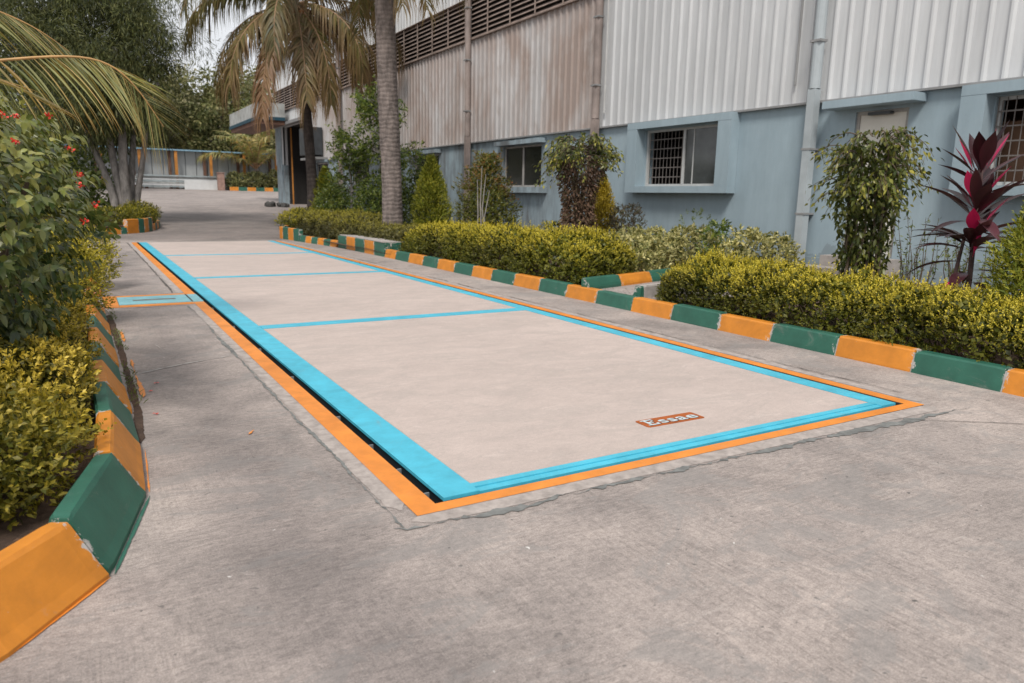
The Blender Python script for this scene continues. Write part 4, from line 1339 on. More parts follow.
for _ in range(38):
    a = rng.uniform(0, 2 * PI); q_ = rng.uniform(.2, .9)
    p0 = np.array([bc[0] + .15 * math.cos(a), bc[1] + .25 * math.sin(a), 0]); h_ = rng.uniform(.7, 1.6)
    p2 = np.array([bc[0] + .7 * q_ * math.cos(a), bc[1] + 1.0 * q_ * math.sin(a), h_])
    p1 = (p0 * .45 + p2 * .55) + [0, 0, .12]
    b.tube([p0, p1, p2], [.016, .011, .005], 6)
b.build('stems', M['twig'], rb)
FL = [((-1.50, 1.5), 1.49), ((-1.47, 1.35), 1.47), ((-1.36, 1.7), 1.50), ((-1.40, 1.6), 1.49), ((-1.24, 1.9), 1.53), ((-1.36, 1.45), 1.37), ((-1.31, 1.35), 1.345), ((-1.27, 1.3), 1.33),
      ((-1.165, 1.9), 1.37), ((-1.19, 1.5), 1.30), ((-1.12, 1.7), 1.24), ((-1.03, 1.75), 1.26), ((-1.13, 1.6), 1.19), ((-1.13, 1.62), 1.16), ((-1.47, 1.2), 1.16), ((-1.33, 1.2), 1.22), ((-1.13, 1.45), 1.03), ((-1.31, 1.1), .92), ((-1.08, 1.5), 1.1), ((-1.2, 1.8), 1.42)]
for (xy, z) in FL[:6] + FL[8:18:2] + FL[18:19]:
    n = 14
    c = np.array([xy[0] , xy[1], z])
    P = c + rng.normal(0, .007, (n, 3)); d = rnd_dir(n, .4)
    V, Q = leafset(P, d, rnd_dir(n), rng.uniform(.010, .019, n), .012, .2)
    fastmesh('flower', V, Q, M['petal'], rb)

# ------------------------------------------------------------------ trees and specimen plants of the right bed
def cone(t):    # thuja outline
    return np.clip(np.interp(t, [0, .15, .4, .75, .95, 1], [.62, .95, 1., .55, .15, .04]), .02, 1)
shrub('conifer', 'pointed yellow-green conifer just right of the thick grey palm trunk', 'conifer', (6.0, 13.4), .47, 1.95, M['thuja'], 2600, .075, .3, seed=81, up=1.3, spread=.45, nl=5, Ls=.12, shape=cone, amp=.1, inner=1.5, stems=4, stem_r=.02)
shrub('conifer', 'small green conifer behind the coconut palm trunk by the far wall', 'conifer', (6.0, 21.8), .5, 1.85, M['thuja'], 1100, .09, .3, seed=82, up=1.3, spread=.45, nl=5, Ls=.12, shape=cone, amp=.1, inner=1.5, stems=4, stem_r=.02)
shrub('conifer', 'golden slender conifer behind the vine-wrapped umbrella-shaped tree', 'conifer', (7.6, 8.95), .34, 1.5, M['thujagold'], 1500, .06, .3, seed=83, up=1.4, spread=.4, nl=5, Ls=.1, shape=cone, amp=.08, inner=1.5, stems=3, stem_r=.015)
shrub('conifer', 'yellow-green conifer at the right edge beyond the maroon plant', 'conifer', (5.62, .38), .44, 1.2, M['thuja'], 2200, .06, .3, seed=84, up=1.0, spread=.6, nl=6, Ls=.1, shape=lambda t: np.interp(t, [0, .3, .6, .9, 1], [.8, 1, .95, .5, .1]), amp=.16, inner=1.5, stems=4, stem_r=.015)
shrub('round_shrub', 'round green shrub with rusty red new leaves, beside two bare thin stems', 'shrub', (6.0, 10.7), .62, 1.9, M['redgreen'], 1900, .055, .5, seed=85, up=.6, nl=7, Ls=.09,
      shape=lambda t: np.interp(t, [0, .15, .45, .7, .85, 1], [.75, .95, 1., .85, .45, .2]), amp=.26, inner=1., stems=9, tipf=lambda W, h: .12 + .75 * np.clip(h - .35, 0, 1) + .35 * vnoise(W, 4, 3))
b = MB()
for dx, hh_ in ((0, 1.5), (.07, 1.75), (.13, 1.6), (.19, 1.3)):
    b.tube([(5.35 + dx, 9.85 - dx, .05), (5.37 + dx * .7, 9.87, .6 * hh_), (5.36 + dx * 1.4, 9.89, hh_)], [.016, .012, .006], 7)
o = b.build('bare_stems', M['greybark'], org=(5.4, 9.87, .05)); tag(o, 'bundle of thin bare stems standing in front of the rusty-tipped round shrub', 'stems')
shrub('dark_shrub', 'small bronze-purple bushy shrub left of the aluminium window', 'shrub', (7.6, 8.2), .36, .98, M['darkshrub'], 420, .07, .3, seed=86, up=1.0, nl=7, shape=lambda t: np.interp(t, [0, .3, .7, 1], [.4, .8, 1, .55]), stems=16, spread=.6)
shrub('yellow_shrub', 'small yellow-leaved shrub at the left foot of the vine-wrapped tree', 'shrub', (6.9, 9.6), .36, .62, M['gold'], 280, .06, .45, seed=87, up=.7, stems=6, tipf=lambda W, h: h * 0 + .7)
shrub('leafless_shrub', 'low greyish twiggy shrub below the dark window', 'shrub', (7.6, 11.1), .45, .55, M['darkshrub'], 60, .05, .3, seed=88, up=1, stems=60, stem_r=.005, stemmat=M['greybark'], inner=0)

# vine-wrapped umbrella tree
vt = empty('vine_tree', (6.5, 8.2, .09), 'umbrella-shaped small tree with dry brown vine-wrapped trunk and drooping green top', 'tree')
b = MB()
for k in range(9):
    a = k * .7; b.tube([(6.5 + .1 * math.cos(a), 8.2 + .1 * math.sin(a), 0), (6.5 + .07 * math.cos(a + 1), 8.2 + .07 * math.sin(a + 1), 1.0), (6.5 + .2 * math.cos(a), 8.2 + .2 * math.sin(a), 1.85)], [.03, .022, .012], 6)
b.build('trunk', M['twig'], vt)
n = 7500; a = rng.uniform(0, 2 * PI, n); z = rng.uniform(.05, 1.8, n)
rr = (.27 + .05 * np.sin(z * 5) + .04 * z) * rng.uniform(.5, 1.1, n)
P = np.stack([6.5 + rr * np.cos(a), 8.2 + rr * np.sin(a), z + .09], 1)
P += (vnoise(P, 6, 3) * .05)[:, None] * np.stack([np.cos(a), np.sin(a), 0 * a], 1)
D = np.stack([np.cos(a), np.sin(a), rng.uniform(-2.2, .1, n)], 1) + rng.normal(0, .3, (n, 3))
V, Q = leafset(P, D, rnd_dir(n), rng.uniform(.04, .08, n), .028)
fastmesh('vine', V, Q, M['deadvine'], vt)
def droop_crown(parent, c, R, z0, z1, nb, nl, leaf, mat, name='crown', rise=.12, hang=.45, inner_r=.1, tipk=.5):
    bt = MB(); PP = []; DD = []; TT = []
    for _ in range(nb):
        a = rng.uniform(0, 2 * PI); r_e = R * rng.uniform(.55, 1.08); zb = rng.uniform(z0, z1)
        p0 = np.array([c[0] + inner_r * math.cos(a), c[1] + inner_r * math.sin(a), zb])
        p1 = p0 + [.55 * r_e * math.cos(a), .55 * r_e * math.sin(a), rise + rng.uniform(0, .12)]
        p2 = p0 + [r_e * math.cos(a), r_e * math.sin(a), rise - hang * rng.uniform(.3, 1)]
        ts = np.linspace(0, 1, 9); C = np.array([(1 - s) ** 2 * p0 + 2 * s * (1 - s) * p1 + s * s * p2 for s in ts])
        bt.tube(C, np.linspace(.009, .002, 9), 4)
        for _k in range(nl):
            s = rng.uniform(.2, 1); q = (1 - s) ** 2 * p0 + 2 * s * (1 - s) * p1 + s * s * p2
            PP.append(q + rng.normal(0, .03, 3)); DD.append([math.cos(a) * .6 + rng.normal(0, .6), math.sin(a) * .6 + rng.normal(0, .6), -.7 + rng.normal(0, .35)]); TT.append(s)
    PP, DD, TT = np.array(PP), np.array(DD), np.array(TT)
    ln = rng.uniform(.7, 1.2, len(PP)) * leaf
    V, Q = blades(PP, DD, rnd_dir(len(PP), .8), ln, ln * .45, .15, 3, np.array([.12, 1, .8, .04]), .2)
    vp = len(V) // len(PP)
    o = fastmesh(name, V, Q, mat, parent, np.repeat(np.clip(TT * tipk + rng.uniform(-.2, .45, len(TT)), 0, 1), vp))
    bt.build('branches', M['twig'], parent)
    return o
droop_crown(vt, (6.5, 8.2), .66, 1.74, 2.2, 85, 28, .07, M['ficus'], rise=.1, hang=.5)

# weeping fig in front of the cream door
ft = empty('weeping_fig', (7.0, 3.0, .09), 'dark leafy weeping tree with yellow-edged leaves in front of the cream door', 'tree')
b = MB()
for k in range(12):
    a = k * .53; b.tube([(7.0 + .22 * math.cos(a), 3.0 + .25 * math.sin(a), 0), (7.0 + .15 * math.cos(a + .5), 3.0 + .2 * math.sin(a + .5), .9), (7.0 + .25 * math.cos(a), 3.0 + .3 * math.sin(a), 1.8)], [.02, .015, .008], 6)
b.build('trunk', M['twig'], ft)
n = 4300; z = rng.uniform(.08, 1.8, n); a = rng.uniform(0, 2 * PI, n)
rr = np.interp(z, [0, .6, 1.2, 1.8], [.26, .28, .38, .36]) * rng.uniform(.35, 1.05, n)
P = np.stack([7.0 + rr * np.cos(a), 3.0 + rr * np.sin(a), z + .09], 1)
P = P[vnoise(P, 7, 13) < .3]; n = len(P); 
D = np.stack([np.cos(a[:n]), np.sin(a[:n]), rng.uniform(-2, -.2, n)], 1) + rng.normal(0, .4, (n, 3))
V, Q = blades(P, D, rnd_dir(n, .5), rng.uniform(.05, .09, n), .035, .15, 3, np.array([.12, 1, .8, .04]), .2)
fastmesh('inner_foliage', V, Q, M['ficus'], ft, np.repeat(rng.uniform(0, .75, n) ** 1.6, len(V) // n))
droop_crown(ft, (7.0, 3.0), .54, 1.15, 1.98, 85, 20, .066, M['ficus'], rise=.16, hang=.45, inner_r=.16)

# thin weedy shrubs between fig and maroon plant
for i, (x, y, h, lab) in enumerate([(7.1, 2.35, 1.1, 'tall thin weedy shrub with tiny leaves just right of the cream door'), (7.2, 1.9, .95, 'sparse twiggy shrub close behind the left leaves of the maroon plant'), (7.4, 1.4, .85, 'half-bare twiggy shrub directly behind the maroon plant stems')]):
    r0 = empty('twiggy_shrub', (x, y, .09), lab, 'shrub', 'twiggy shrubs beside the maroon plant')
    b = MB(); PP = []
    for _ in range(16):
        a = rng.uniform(0, 2 * PI); q = rng.uniform(.1, .34); hh_ = h * rng.uniform(.55, 1)
        p0 = np.array([x + .08 * math.cos(a), y + .08 * math.sin(a), 0.05]); p2 = np.array([x + q * math.cos(a), y + q * math.sin(a), hh_])
        p1 = (p0 + p2) / 2 + rng.normal(0, .04, 3)
        b.tube([p0, p1, p2], [.007, .005, .002], 5)
        for _k in range(18):
            s = rng.uniform(.3, 1); PP.append((1 - s) ** 2 * p0 + 2 * s * (1 - s) * p1 + s * s * p2)
    b.build('stems', M['twig'], r0)
    PP = np.array(PP); V, Q = leafset(PP, rnd_dir(len(PP), .4), rnd_dir(len(PP)), rng.uniform(.03, .06, len(PP)), .018)
    fastmesh('foliage', V, Q, M['weed'], r0)

# maroon cordyline
co = empty('cordyline', (5.93, 1.24, .09), 'tall maroon long-leaved plant with bright magenta new leaves near the right edge', 'plant')
b = MB()
b.tube([(5.97, 1.2, 0), (5.98, 1.2, .5), (5.96, 1.21, 1.15), (5.95, 1.22, 1.68)], [.028, .025, .022, .015], 8)
b.tube([(5.9, 1.32, 0), (5.89, 1.3, .45), (5.92, 1.26, .95)], [.022, .02, .014], 8)
b.build('stem', mk_bark('cordyline_stem', (.10, .065, .06)), co)
def cord(P, az, el, L_, W_, dr, mat, name):
    az = np.radians(az); el = np.radians(el)
    D = np.stack([np.cos(az) * np.cos(el), np.sin(az) * np.cos(el), np.sin(el)], 1)
    N = np.tile([0, 0, 1.], (len(P), 1)) + np.stack([np.cos(az), np.sin(az), 0 * az], 1) * -.3
    V, Q = blades(P, D, N, L_, W_, dr, 10, np.array([.10, .14, .45, .85, 1, .98, .85, .6, .3, .03]), .3)
    return fastmesh(name, V, Q, mat, co, smooth=True)
n = 60; k = np.arange(n)
z = np.interp(k / n, [0, .08, .12, .45, .5, .8, .85, 1], [.48, .58, .76, .9, 1.06, 1.18, 1.38, 1.48]) + rng.normal(0, .02, n)
P = np.stack([np.full(n, 5.95), np.full(n, 1.22), z], 1)
cord(P, k * 137.5 + rng.normal(0, 12, n), np.interp(k / n, [0, .3, 1], [4, 26, 50]) + rng.normal(0, 14, n), rng.uniform(.46, .72, n), rng.uniform(.095, .135, n), np.interp(k / n, [0, .3, 1], [.4, .22, .12]), M['cordy'], 'dark_leaves')
n = 9; z = np.array([1.48, 1.52, 1.54, 1.46, 1.22, 1.26, .92, .98, .72])
P = np.stack([np.full(n, 5.93) + .06 * np.cos(np.radians([150, 330, 250, 95, 185, 290, 205, 300, 240.])), np.full(n, 1.21) + .06 * np.sin(np.radians([150, 330, 250, 95, 185, 290, 205, 300, 240.])), z], 1)
cord(P, np.array([150, 330, 250, 95, 185, 290, 205, 300, 240.]), np.array([60, 64, 82, 55, 54, 60, 48, 58, 74.]), np.array([.36, .36, .34, .34, .36, .34, .36, .36, .3]), np.array([.05, .045, .03, .05, .12, .11, .11, .12, .05]), .06, M['cordyhot'], 'magenta_leaves')
cord(np.array([[5.95, 1.2, .55]]), np.array([165.]), np.array([-18.]), np.array([.4]), np.array([.1]), np.array([.35]), M['cordyhot'], 'low_red_leaf')

# small leafy trees between the two palms
def small_tree(name, label, c, h, R, trunk_r, n, leaf, mat, seed, lo=.1, zb=None):
    zb = .09 + gz(c[1]) if zb is None else zb
    root = empty(name, (c[0], c[1], zb), label, 'tree')
    b = MB(); ends = []
    r = np.random.default_rng(seed)
    b.tube([(c[0], c[1], zb - .1), (c[0] + .05, c[1], zb + h * .4), (c[0] - .03, c[1] + .05, zb + h * .95)], [trunk_r, trunk_r * .7, trunk_r * .2], 7)
    for _ in range(34):
        t = r.uniform(lo, .98); a = r.uniform(0, 2 * PI); L_ = R * (1.05 - .55 * t) * r.uniform(.6, 1.15)
        p0 = np.array([c[0], c[1], zb + h * t * .9]); p1 = p0 + [L_ * math.cos(a), L_ * math.sin(a), L_ * r.uniform(.1, .7)]
        b.tube([p0, (p0 + p1) / 2 + [0, 0, .05], p1], [.018, .012, .004], 5); ends.append((p0, p1))
    b.build('trunk', M['greybark'], root)
    PP = []
    for p0, p1 in ends:
        m_ = n // len(ends); s = r.uniform(.35, 1.1, m_)
        PP.append(p0 + (p1 - p0) * s[:, None] + r.normal(0, .12 * R + .03, (m_, 3)))
    PP = np.concatenate(PP); D = rnd_dir(len(PP), .25)
    V, Q, A = sprigs(PP, D, 5, leaf * 1.3, leaf, .42, r.uniform(0, 1, len(PP)))
    fastmesh('crown', V, Q, mat, root, A)
    return root
small_tree('leafy_tree', 'slender leafy tree close left of the thick grey palm trunk, tallest of the pair', (6.15, 17.2), 4.35, 1.0, .05, 1500, .11, M['green'], 5, .05)
small_tree('leafy_tree', 'bushy leafy tree between the two palms, left of the taller slender tree', (5.3, 17.2), 2.9, .8, .045, 900, .11, M['green'], 6, .04)
small_tree('leafy_tree', 'dark leafy tree right behind the thick grey palm trunk', (6.9, 16.3), 2.5, .75, .045, 500, .11, M['green'], 8, .3)
shrub('green_shrub', 'dense dark green bush at the foot of the slender trees', 'shrub', (6.0, 16.4), .85, 1.5, M['green'], 1300, .08, .45, seed=91, amp=.2, nl=6)
shrub('green_shrub', 'rounded green bush just right of the coconut palm trunk', 'shrub', (5.3, 18.6), .6, 1.35, M['green'], 800, .08, .45, seed=92, amp=.2, nl=6)

# ------------------------------------------------------------------ palms
def frond_geo(base, az, el, length, bend, lw, nl=46, droop=.6, w=.035, sweep=.5, vang=.35, r0=.022, seed=0, tipv=0., curl=0.):
    r = np.random.default_rng(seed)
    n = 22; ds = length / (n - 1)
    p = np.array(base, float); pts = [p.copy()]
    e = math.radians(el); a = math.radians(az)
    for i in range(n - 1):
        s = i / (n - 1)
        e -= math.radians(bend) / (n - 1) * (.5 + s)
        e = max(e, math.radians(-86))
        a += math.radians(curl) / (n - 1)
        d = np.array([math.cos(a) * math.cos(e), math.sin(a) * math.cos(e), math.sin(e)])
        p = p + d * ds; pts.append(p.copy())
    pts = np.array(pts); tg = nrm(np.gradient(pts, axis=0))
    side0 = nrm(np.cross(tg, [0, 0, 1.]) + 1e-6 * np.array([1, 1, 0]))
    ts = np.linspace(.12, .99, nl)
    idx = ts * (n - 1); i0 = np.minimum(idx.astype(int), n - 2); fr = (idx - i0)[:, None]
    C = pts[i0] * (1 - fr) + pts[i0 + 1] * fr; Tg = nrm(tg[i0] * (1 - fr) + tg[i0 + 1] * fr)
    Sd = nrm(np.cross(Tg, np.stack([-np.sin(a) * 0 * ts, 0 * ts, 1 + 0 * ts], 1)) + 1e-9)
    Up = np.cross(Sd, Tg)
    prof = np.interp(ts, [0, .12, .3, .6, .85, 1], [.3, .55, .95, 1., .75, .5])
    Vs = []
    for sg in (1, -1):
        sw = sweep + .6 * ts
        D = Sd * sg + Tg * sw[:, None] + Up * (vang + r.normal(0, .2, nl))[:, None] + r.normal(0, .16, (nl, 3))
        Vs.append((C, D, nrm(Up + r.normal(0, .15, (nl, 3))), lw * prof * r.uniform(.7, 1.12, nl), droop * r.uniform(.45, 1.5, nl), ts))
    P = np.concatenate([v[0] for v in Vs]); D = np.concatenate([v[1] for v in Vs]); N = np.concatenate([v[2] for v in Vs])
    Ln = np.concatenate([v[3] for v in Vs]); Dr = np.concatenate([v[4] for v in Vs]); T = np.concatenate([v[5] for v in Vs])
    V, Q = blades(P, D, N, Ln, w, Dr, 5, np.array([.5, 1, .95, .7, .35, .04]))
    tt = np.linspace(0, 1, 6).repeat(2)
    A = (np.clip(tipv + r.normal(0, .15, len(P)), 0, 1)[:, None] * .8 + tt[None] * .5 * (.3 + tipv)).ravel()
    return pts, V, Q, A, r0
def add_frond(root, g, leafm, rachm):
    pts, V, Q, A, r0 = g
    b = MB(); b.tube(pts, np.linspace(r0, r0 * .15, len(pts)), 6)
    RV = np.concatenate(b.V); RF = np.array([f for f in b.F if len(f) == 4])
    VV = np.concatenate([V, RV]); QQ = np.concatenate([Q, RF + len(V)])
    mi = np.concatenate([np.zeros(len(Q)), np.ones(len(RF))])
    return fastmesh('frond', VV, QQ, [leafm, rachm], root, np.concatenate([A, np.zeros(len(RV))]), mi)
def palm_trunk(root, pts, rad, mat, flare=1.25):
    pts = np.array(pts, float); t = np.linspace(0, 1, 60)
    C = np.stack([np.interp(t, np.linspace(0, 1, len(pts)), pts[:, i]) for i in range(3)], 1)
    for _ in range(6): C[1:-1] = (C[:-2] + C[1:-1] * 2 + C[2:]) / 4
    r = rad * (1 + (flare - 1) * np.exp(-t * 14)) * (1 - .12 * t) * (1 + .018 * rng.normal(size=60))
    b = MB(); b.tube(C, r, 16); return b.build('trunk', mat, root, smooth=True)

# near tall palm (trunk passes out of the top of the picture)
p1 = empty('coconut_palm', (4.88, 13, .09), 'tall palm with thick ringed grey trunk rising out of the top of the picture', 'palm')
palm_trunk(p1, [(4.88, 13, 0), (4.87, 13, 1.5), (4.80, 13, 3.4), (4.77, 13, 5.0), (4.76, 13, 6.7)], .225, M['palmbark'], 1.15)
for k in range(16):
    az = k * 137.5 + 20
    add_frond(p1, frond_geo((4.76, 13, 6.7), az, 55 - (k % 4) * 22, 2.7, 105, .6, 50, .8, .032, seed=k, tipv=.15 + .08 * (k % 4)), M['palmleaf'], M['rachisd'])
# hanging older fronds whose tips show at the top of the picture
for k, (az, el, ln_) in enumerate([(200, -5, 2.4), (-20, 0, 2.3), (150, 5, 2.2), (-60, -8, 2.1), (250, 0, 2.2)]):
    add_frond(p1, frond_geo((4.76, 13, 6.6), az, el, ln_, 85, .62, 46, 1., .032, seed=60 + k, tipv=.35), M['palmleaf'], M['rachisd'])

# second palm with the wide brown crown
p2 = empty('coconut_palm', (5.56, 22, .2), 'coconut palm with dark thin trunk, orange coconuts and wide drooping brownish crown', 'palm')
palm_trunk(p2, [(5.56, 22, .1), (5.60, 22, 1.6), (5.50, 22, 3.6), (5.36, 22, 5.4), (5.25, 22, 7.0)], .17, M['palmbark2'], 1.25)
c2 = (5.25, 22, 7.0)
cfg = [  # az, el, len, bend, tipv
    (178, 12, 4.3, 112, .15), (188, -12, 4.2, 90, .35), (200, 28, 4.5, 120, .1), (210, -24, 4.2, 75, .45), (225, -35, 4.4, 62, .95),
    (243, 5, 4.0, 115, .25), (262, -45, 3.9, 50, .5), (285, -30, 3.9, 70, .45), (300, -10, 4.0, 95, .4), (318, -38, 4.0, 62, .6),
    (332, -5, 4.2, 95, .35), (345, -28, 4.2, 72, .8), (352, 14, 4.4, 112, .5), (10, -10, 4.3, 85, .7), (30, 10, 4.2, 110, .3),
    (60, 0, 4.0, 100, .4), (95, 20, 4.0, 120, .2), (125, -8, 4.2, 95, .3), (150, 20, 4.3, 115, .2), (165, -20, 4.1, 80, .4),
    (80, 60, 3.4, 90, 0.), (200, 66, 3.2, 90, 0.), (320, 62, 3.3, 90, 0.), (250, 45, 3.8, 115, .1), (20, 45, 3.8, 110, .1), (140, 48, 3.6, 110, .1)]
for k, (az, el, ln_, bd, tv) in enumerate(cfg):
    if k % 3 != 1: el += 9
    add_frond(p2, frond_geo(c2, az, el, ln_, bd, .86, 86, 1.0, .05, sweep=.55, vang=.1, r0=.035, seed=100 + k, tipv=tv), M['palmleaf'], M['rachisd'])
for k in range(9):
    a = k * .7; x, y, z = 5.25 + .42 * math.cos(a), 22 + .42 * math.sin(a), 6.72 - .12 * (k % 3)
    bm = bmesh.new(); bmesh.ops.create_uvsphere(bm, u_segments=12, v_segments=8, radius=.13)
    V = np.array([v.co[:] for v in bm.verts]) * [1, 1, 1.25] + [x, y, z]; F = [tuple(v.index for v in f.verts) for f in bm.faces]; bm.free()
    b = MB(); b.add(V, F); b.build('coconut', M['coconut'], p2, smooth=True)

# young palm at the left, only its fronds reach into the picture
p3 = empty('young_palm', (-3.4, 4.6, .03), 'young coconut palm outside the left edge whose yellow-green fronds arch in over the flowering bush', 'palm')
palm_trunk(p3, [(-3.4, 4.6, 0), (-3.42, 4.6, .8), (-3.4, 4.6, 1.55)], .16, M['palmbark'], 1.3)
def frond_path(root, pts, lw, nl, droop, w, seed, tipv, sweep=.5, vang=0., r0=.018, fan=0.):
    """frond along an explicit curve"""
    pts = np.array(pts, float); t = np.linspace(0, 1, 26)
    tt = np.linspace(0, 1, len(pts))
    C = np.stack([np.interp(t, tt, pts[:, i]) for i in range(3)], 1)
    for _ in range(8): C[1:-1] = (C[:-2] + 2 * C[1:-1] + C[2:]) / 4
    r = np.random.default_rng(seed); tg = nrm(np.gradient(C, axis=0))
    ts = np.linspace(.1, .995, nl); idx = ts * 25; i0 = np.minimum(idx.astype(int), 24); fr = (idx - i0)[:, None]
    P0 = C[i0] * (1 - fr) + C[i0 + 1] * fr; Tg = nrm(tg[i0] * (1 - fr) + tg[i0 + 1] * fr)
    Sd = nrm(np.cross(Tg, [0, 0, 1.])); Up = np.cross(Sd, Tg)
    prof = np.interp(ts, [0, .15, .4, .7, .9, 1], [.5, .8, 1, .95, .8, .62])
    Ps, Ds, Ns, Ls_, Dr = [], [], [], [], []
    for sg in (1, -1):
        sw = sweep + 1.1 * ts ** 2
        va = vang if sg > 0 or not fan else np.interp(ts, [0, .5, .65, .85, 1], [vang, vang, .25, .9, .5])
        k_ = 1. if sg > 0 or not fan else np.interp(ts, [0, .5, .7, 1], [1, 1, .45, .4])[:, None]
        Ps.append(P0); Ds.append(Sd * sg * k_ + Tg * sw[:, None] + Up * (va + r.normal(0, .05, nl))[:, None] + r.normal(0, .03, (nl, 3)))
        Ns.append(nrm(Up + r.normal(0, .2, (nl, 3)))); Ls_.append(lw * prof * r.uniform(.92, 1.05, nl) * (1 if sg > 0 or not fan else np.interp(ts, [0, .5, .7, 1], [1, 1, .72, .62]))); Dr.append(droop * (1.15 - .8 * ts) * r.uniform(.85, 1.15, nl))
    P, D, N, Ln, Dr = map(np.concatenate, (Ps, Ds, Ns, Ls_, Dr))
    V, Q = blades(P, D, N, Ln, w, Dr, 7, np.array([.6, 1, 1, .85, .6, .35, .05]))
    A = (np.clip(tipv + r.normal(0, .2, len(P)), 0, 1)[:, None] * .6 + np.linspace(0, 1, 8).repeat(2)[None] * .6).ravel()
    return add_frond(root, (C, V, Q, A, r0), M['palmgreen'], M['rachis'])
cr3 = (-3.4, 4.6, 1.6)
frond_path(p3, [cr3, (-2.8, 4.55, 1.82), (-2.1, 4.5, 2.0), (-1.55, 4.5, 2.12), (-1.17, 4.5, 2.2), (-.95, 4.5, 2.215), (-.79, 4.5, 2.16), (-.68, 4.5, 2.05), (-.58, 4.5, 1.9), (-.47, 4.5, 1.70)], .76, 78, .28, .0155, 1, .2, sweep=.35, vang=-.75, fan=1.)
frond_path(p3, [cr3, (-3.0, 4.9, 2.2), (-2.5, 5.1, 2.55), (-1.95, 5.1, 2.66), (-1.6, 5.1, 2.6), (-1.3, 5.1, 2.48), (-1.1, 5.1, 2.32)], .70, 66, .2, .016, 2, .1, sweep=.6, vang=-.5)
frond_path(p3, [cr3, (-3.0, 4.1, 1.8), (-2.5, 3.9, 1.95), (-1.9, 3.8, 1.98), (-1.6, 3.78, 1.92), (-1.4, 3.77, 1.84)], .60, 44, .15, .016, 3, .5, sweep=1.5, vang=-.15)
for k in range(9):
    add_frond(p3, frond_geo(cr3, 60 + k * 31, 60 - (k % 3) * 20, 2.6, 95, .6, 44, .6, .025, seed=200 + k, tipv=.2), M['palmgreen'], M['rachis'])

# ------------------------------------------------------------------ multi-stemmed dark tree
mt = empty('multi_stem_tree', (.2, 24, .35), 'multi-stemmed grey-barked tree with dense dark fine drooping foliage on the far left island', 'tree')
zb = .35
for k, (x0, y0, x1, y1, h, r) in enumerate([(-.10, 23.9, -1.3, 24.3, 4.2, .12), (.08, 24.0, -.4, 24.0, 4.8, .13), (.22, 23.85, .25, 23.6, 5.2, .15), (.38, 24.1, .8, 24.4, 4.9, .11), (.5, 24.0, 1.35, 23.8, 4.3, .10), (.3, 24.3, .1, 25.2, 4.5, .12)]):
    b = MB(); t = np.linspace(0, 1, 14)
    C = np.stack([x0 + (x1 - x0) * t ** 1.6 + .03 * np.sin(t * 9 + k), y0 + (y1 - y0) * t ** 1.6, zb - .15 + h * t], 1)
    b.tube(C, r * (1.1 - .6 * t) * (1 + .05 * np.sin(t * 40 + k)), 10)
    b.build('trunk', M['greybark'], mt, smooth=True)
def crown(parent, c, rad, nclump, per, leaf, wd, mat, cl=.5, hang=0.0, seed=1, name='crown', shell=.35, flat=.8, zmin=None):
    r = np.random.default_rng(seed)
    d = nrm(r.normal(size=(nclump, 3))); q = shell + (1 - shell) * r.uniform(0, 1, nclump) ** .5
    CC = d * q[:, None] * np.array(rad) * (1 + .18 * r.normal(size=(nclump, 1)))
    if zmin is not None: CC[:, 2] = np.maximum(CC[:, 2], zmin + r.uniform(0, .4, nclump))
    CC += np.array(c)
    i = np.repeat(np.arange(nclump), per)
    sz = cl * r.uniform(.55, 1.35, nclump)
    off = nrm(r.normal(size=(len(i), 3))) * (r.uniform(0, 1, len(i)) ** .45)[:, None] * sz[i][:, None]; off[:, 2] *= flat
    P = CC[i] + off
    D = nrm(off + r.normal(0, .35, off.shape) * sz[i][:, None] + np.array([0, 0, -hang]) * sz[i][:, None])
    ln = leaf * r.uniform(.6, 1.3, len(i))
    V, Q = leafset(P, D, rnd_dir(len(i), .4), ln, ln * wd, .2)
    return fastmesh(name, V, Q, mat, parent)
crown(mt, (-.45, 24.4, 5.8), (2.75, 2.6, 2.8), 410, 230, .19, .11, M['casu'], .55, .9, 3, shell=.25, flat=1.3)
crown(mt, (.1, 24.0, 3.6), (1.6, 1.3, .8), 60, 110, .26, .13, M['casu'], .4, 1.2, 4, shell=.3, flat=1.3, name='low_foliage')
# golden low shrubs on the island
for i, (x, y, r, h, lab) in enumerate([(-1.5, 20.3, .9, .5, 'low golden ground shrub at the left of the tree island front'), (-.3, 20.6, .75, .45, 'low golden ground shrub directly before the grey tree stems'), (.35, 21.6, .6, .42, 'rounded golden shrub behind the tall orange kerb block'), (.5, 23.0, .6, .5, 'mossy golden shrub at the right foot of the multi-stemmed tree')]):
    shrub('island_shrub', lab, 'shrub', (x, y), r, h, M['gold'], 620, .06, .45, z0=.2 + gz(y), seed=140 + i, group='golden shrubs on the tree island', amp=.15, tipf=lambda W, h: .1 + .4 * h)
# dark hedge mass behind the red bush
for i, (x, y, r, h, lab) in enumerate([(-2.6, 24.5, 1.7, 2.9, 'dark bush left of the multi-stemmed tree, seen behind the flowering bush'), (-4.6, 22.5, 1.6, 2.6, 'dark bush farther left on the tree island'), (-1.0, 27.5, 1.5, 2.2, 'dark shadowy bush just behind the grey tree stems')]):
    shrub('dark_bush', lab, 'bush', (x, y), r, h, M['green'], 900, .16, .45, seed=150 + i, amp=.2, nl=6, Ls=.2)

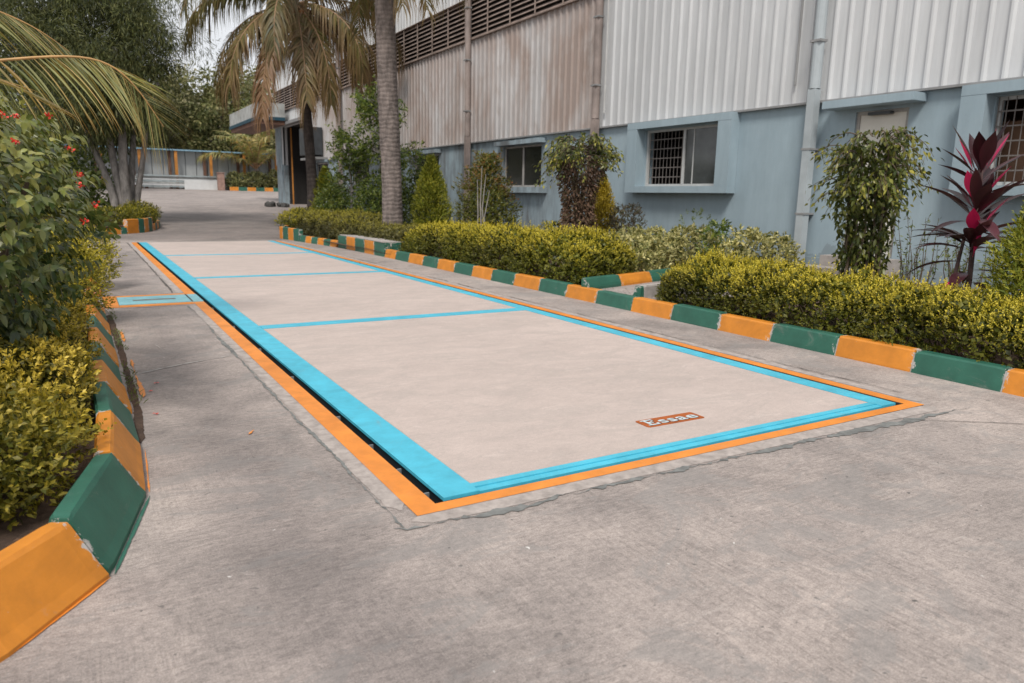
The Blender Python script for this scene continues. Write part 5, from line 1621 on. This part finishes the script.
# ------------------------------------------------------------------ trees behind the yard
def bigtree(label, x, y, h, R, mat, seed, lean=0., leaf=.42, ncl=150, per=90, hang=.2, zc=.62):
    g = gz(min(y, 160)); root = empty('background_tree', (x, y, g), label, 'tree', 'trees behind the yard')
    r = np.random.default_rng(seed); b = MB(); t = np.linspace(0, 1, 10)
    C = np.stack([x + lean * t + .2 * np.sin(t * 4 + seed), y + 0 * t, g - .2 + h * .8 * t], 1)
    b.tube(C, .28 * (1.1 - .8 * t), 9)
    for _ in range(12):
        s = r.uniform(.35, .95); a = r.uniform(0, 2 * PI); p0 = C[int(s * 9)]
        p1 = p0 + [R * .7 * math.cos(a), R * .7 * math.sin(a), R * r.uniform(.2, .7)]
        b.tube([p0, (p0 + p1) / 2 + [0, 0, .2], p1], [.11, .07, .03], 6)
    b.build('trunk', M['greybark'], root)
    crown(root, (x + lean * .7, y, g + h * zc), (R, R, h * .42), ncl, per, leaf, .45, mat, R * .27, hang, seed, shell=.3)
    return root
BT = [(-16, 60, 15, 6.5, 'casu', 'tall dark tree at the far left behind the tree island'),
      (-7, 58, 17, 6.5, 'casu', 'tall dark tree behind the left half of the multi-stemmed crown'),
      (1.0, 76, 12, 5.5, 'bgleaf', 'green tree behind the left end of the far shed'),
      (7.0, 80, 11.5, 4.5, 'bgleaf2', 'pale loose tree behind the first orange post of the far shed'),
      (11.5, 78, 10.5, 4.2, 'bgleaf', 'mid green tree behind the brick pillar'),
      (15.5, 82, 11, 4.5, 'bgleaf2', 'pale olive tree behind the young palm of the rear bed'),
      (20.5, 80, 10.5, 4.5, 'bgleaf', 'green tree seen under the doorway canopy'),
      (27, 84, 12, 5, 'bgleaf', 'green tree hidden mostly by the factory building')]
for k, (x, y, h, R, mt_, lab) in enumerate(BT):
    bigtree(lab, x, y, h, R, M[mt_], 300 + k, lean=rng.uniform(-.8, .8))
wood = crown(None, (8, 105, 6), (75, 8, 5.5), 700, 60, .9, .5, M['bgleaf'], 2.6, .1, 9, name='distant_wood', shell=.0)
tag(wood, 'hazy mass of distant green trees behind the shed and yard trees', 'wood', kind='stuff')

# rear bed palm and shrubs
p4 = empty('young_palm', (13.1, 67.5, gz(67.5)), 'bushy young palm with pale fronds in the rear bed beside the big doorway', 'palm')
palm_trunk(p4, [(13.1, 67.5, gz(67.5)), (13.1, 67.5, gz(67.5) + .9), (13.1, 67.5, gz(67.5) + 1.9)], .28, M['palmbark'], 1.2)
for k in range(15):
    add_frond(p4, frond_geo((13.1, 67.5, gz(67.5) + 1.9), k * 137.5, 84 - (k % 5) * 11, 5.3, 72, 1.3, 60, .6, .1, seed=400 + k, tipv=.05, r0=.06), M['palmgreen'], M['rachisd'])
for i, (x, lab) in enumerate([(11.3, 'dark shrub at the left end of the rear bed'), (13.0, 'dark shrub right below the pale rear palm'), (14.9, 'dark shrub at the right end of the rear bed')]):
    shrub('rear_shrub', lab, 'shrub', (x, 67.0), 1.0, 1.3 + .2 * i, M['bgleaf'], 300, .25, .45, seed=160 + i, Ls=.3, amp=.2, group='shrubs in the rear bed')

# grass tufts and weeds in the kerb gutter
n = 420
P = np.stack([rng.uniform(-.985, -.92, n), rng.uniform(1.2, 5.6, n), np.full(n, .004)], 1)
P = P[vnoise(P, 4, 77) > -.05]; n = len(P)
V, Q = blades(P, rnd_dir(n, 1.2), rnd_dir(n), rng.uniform(.02, .06, n), .006, .3, 3)
tag(fastmesh('gutter_weeds', V, Q, M['weed']), 'short weeds and grass growing in the gap along the left kerb', 'weeds', kind='stuff')
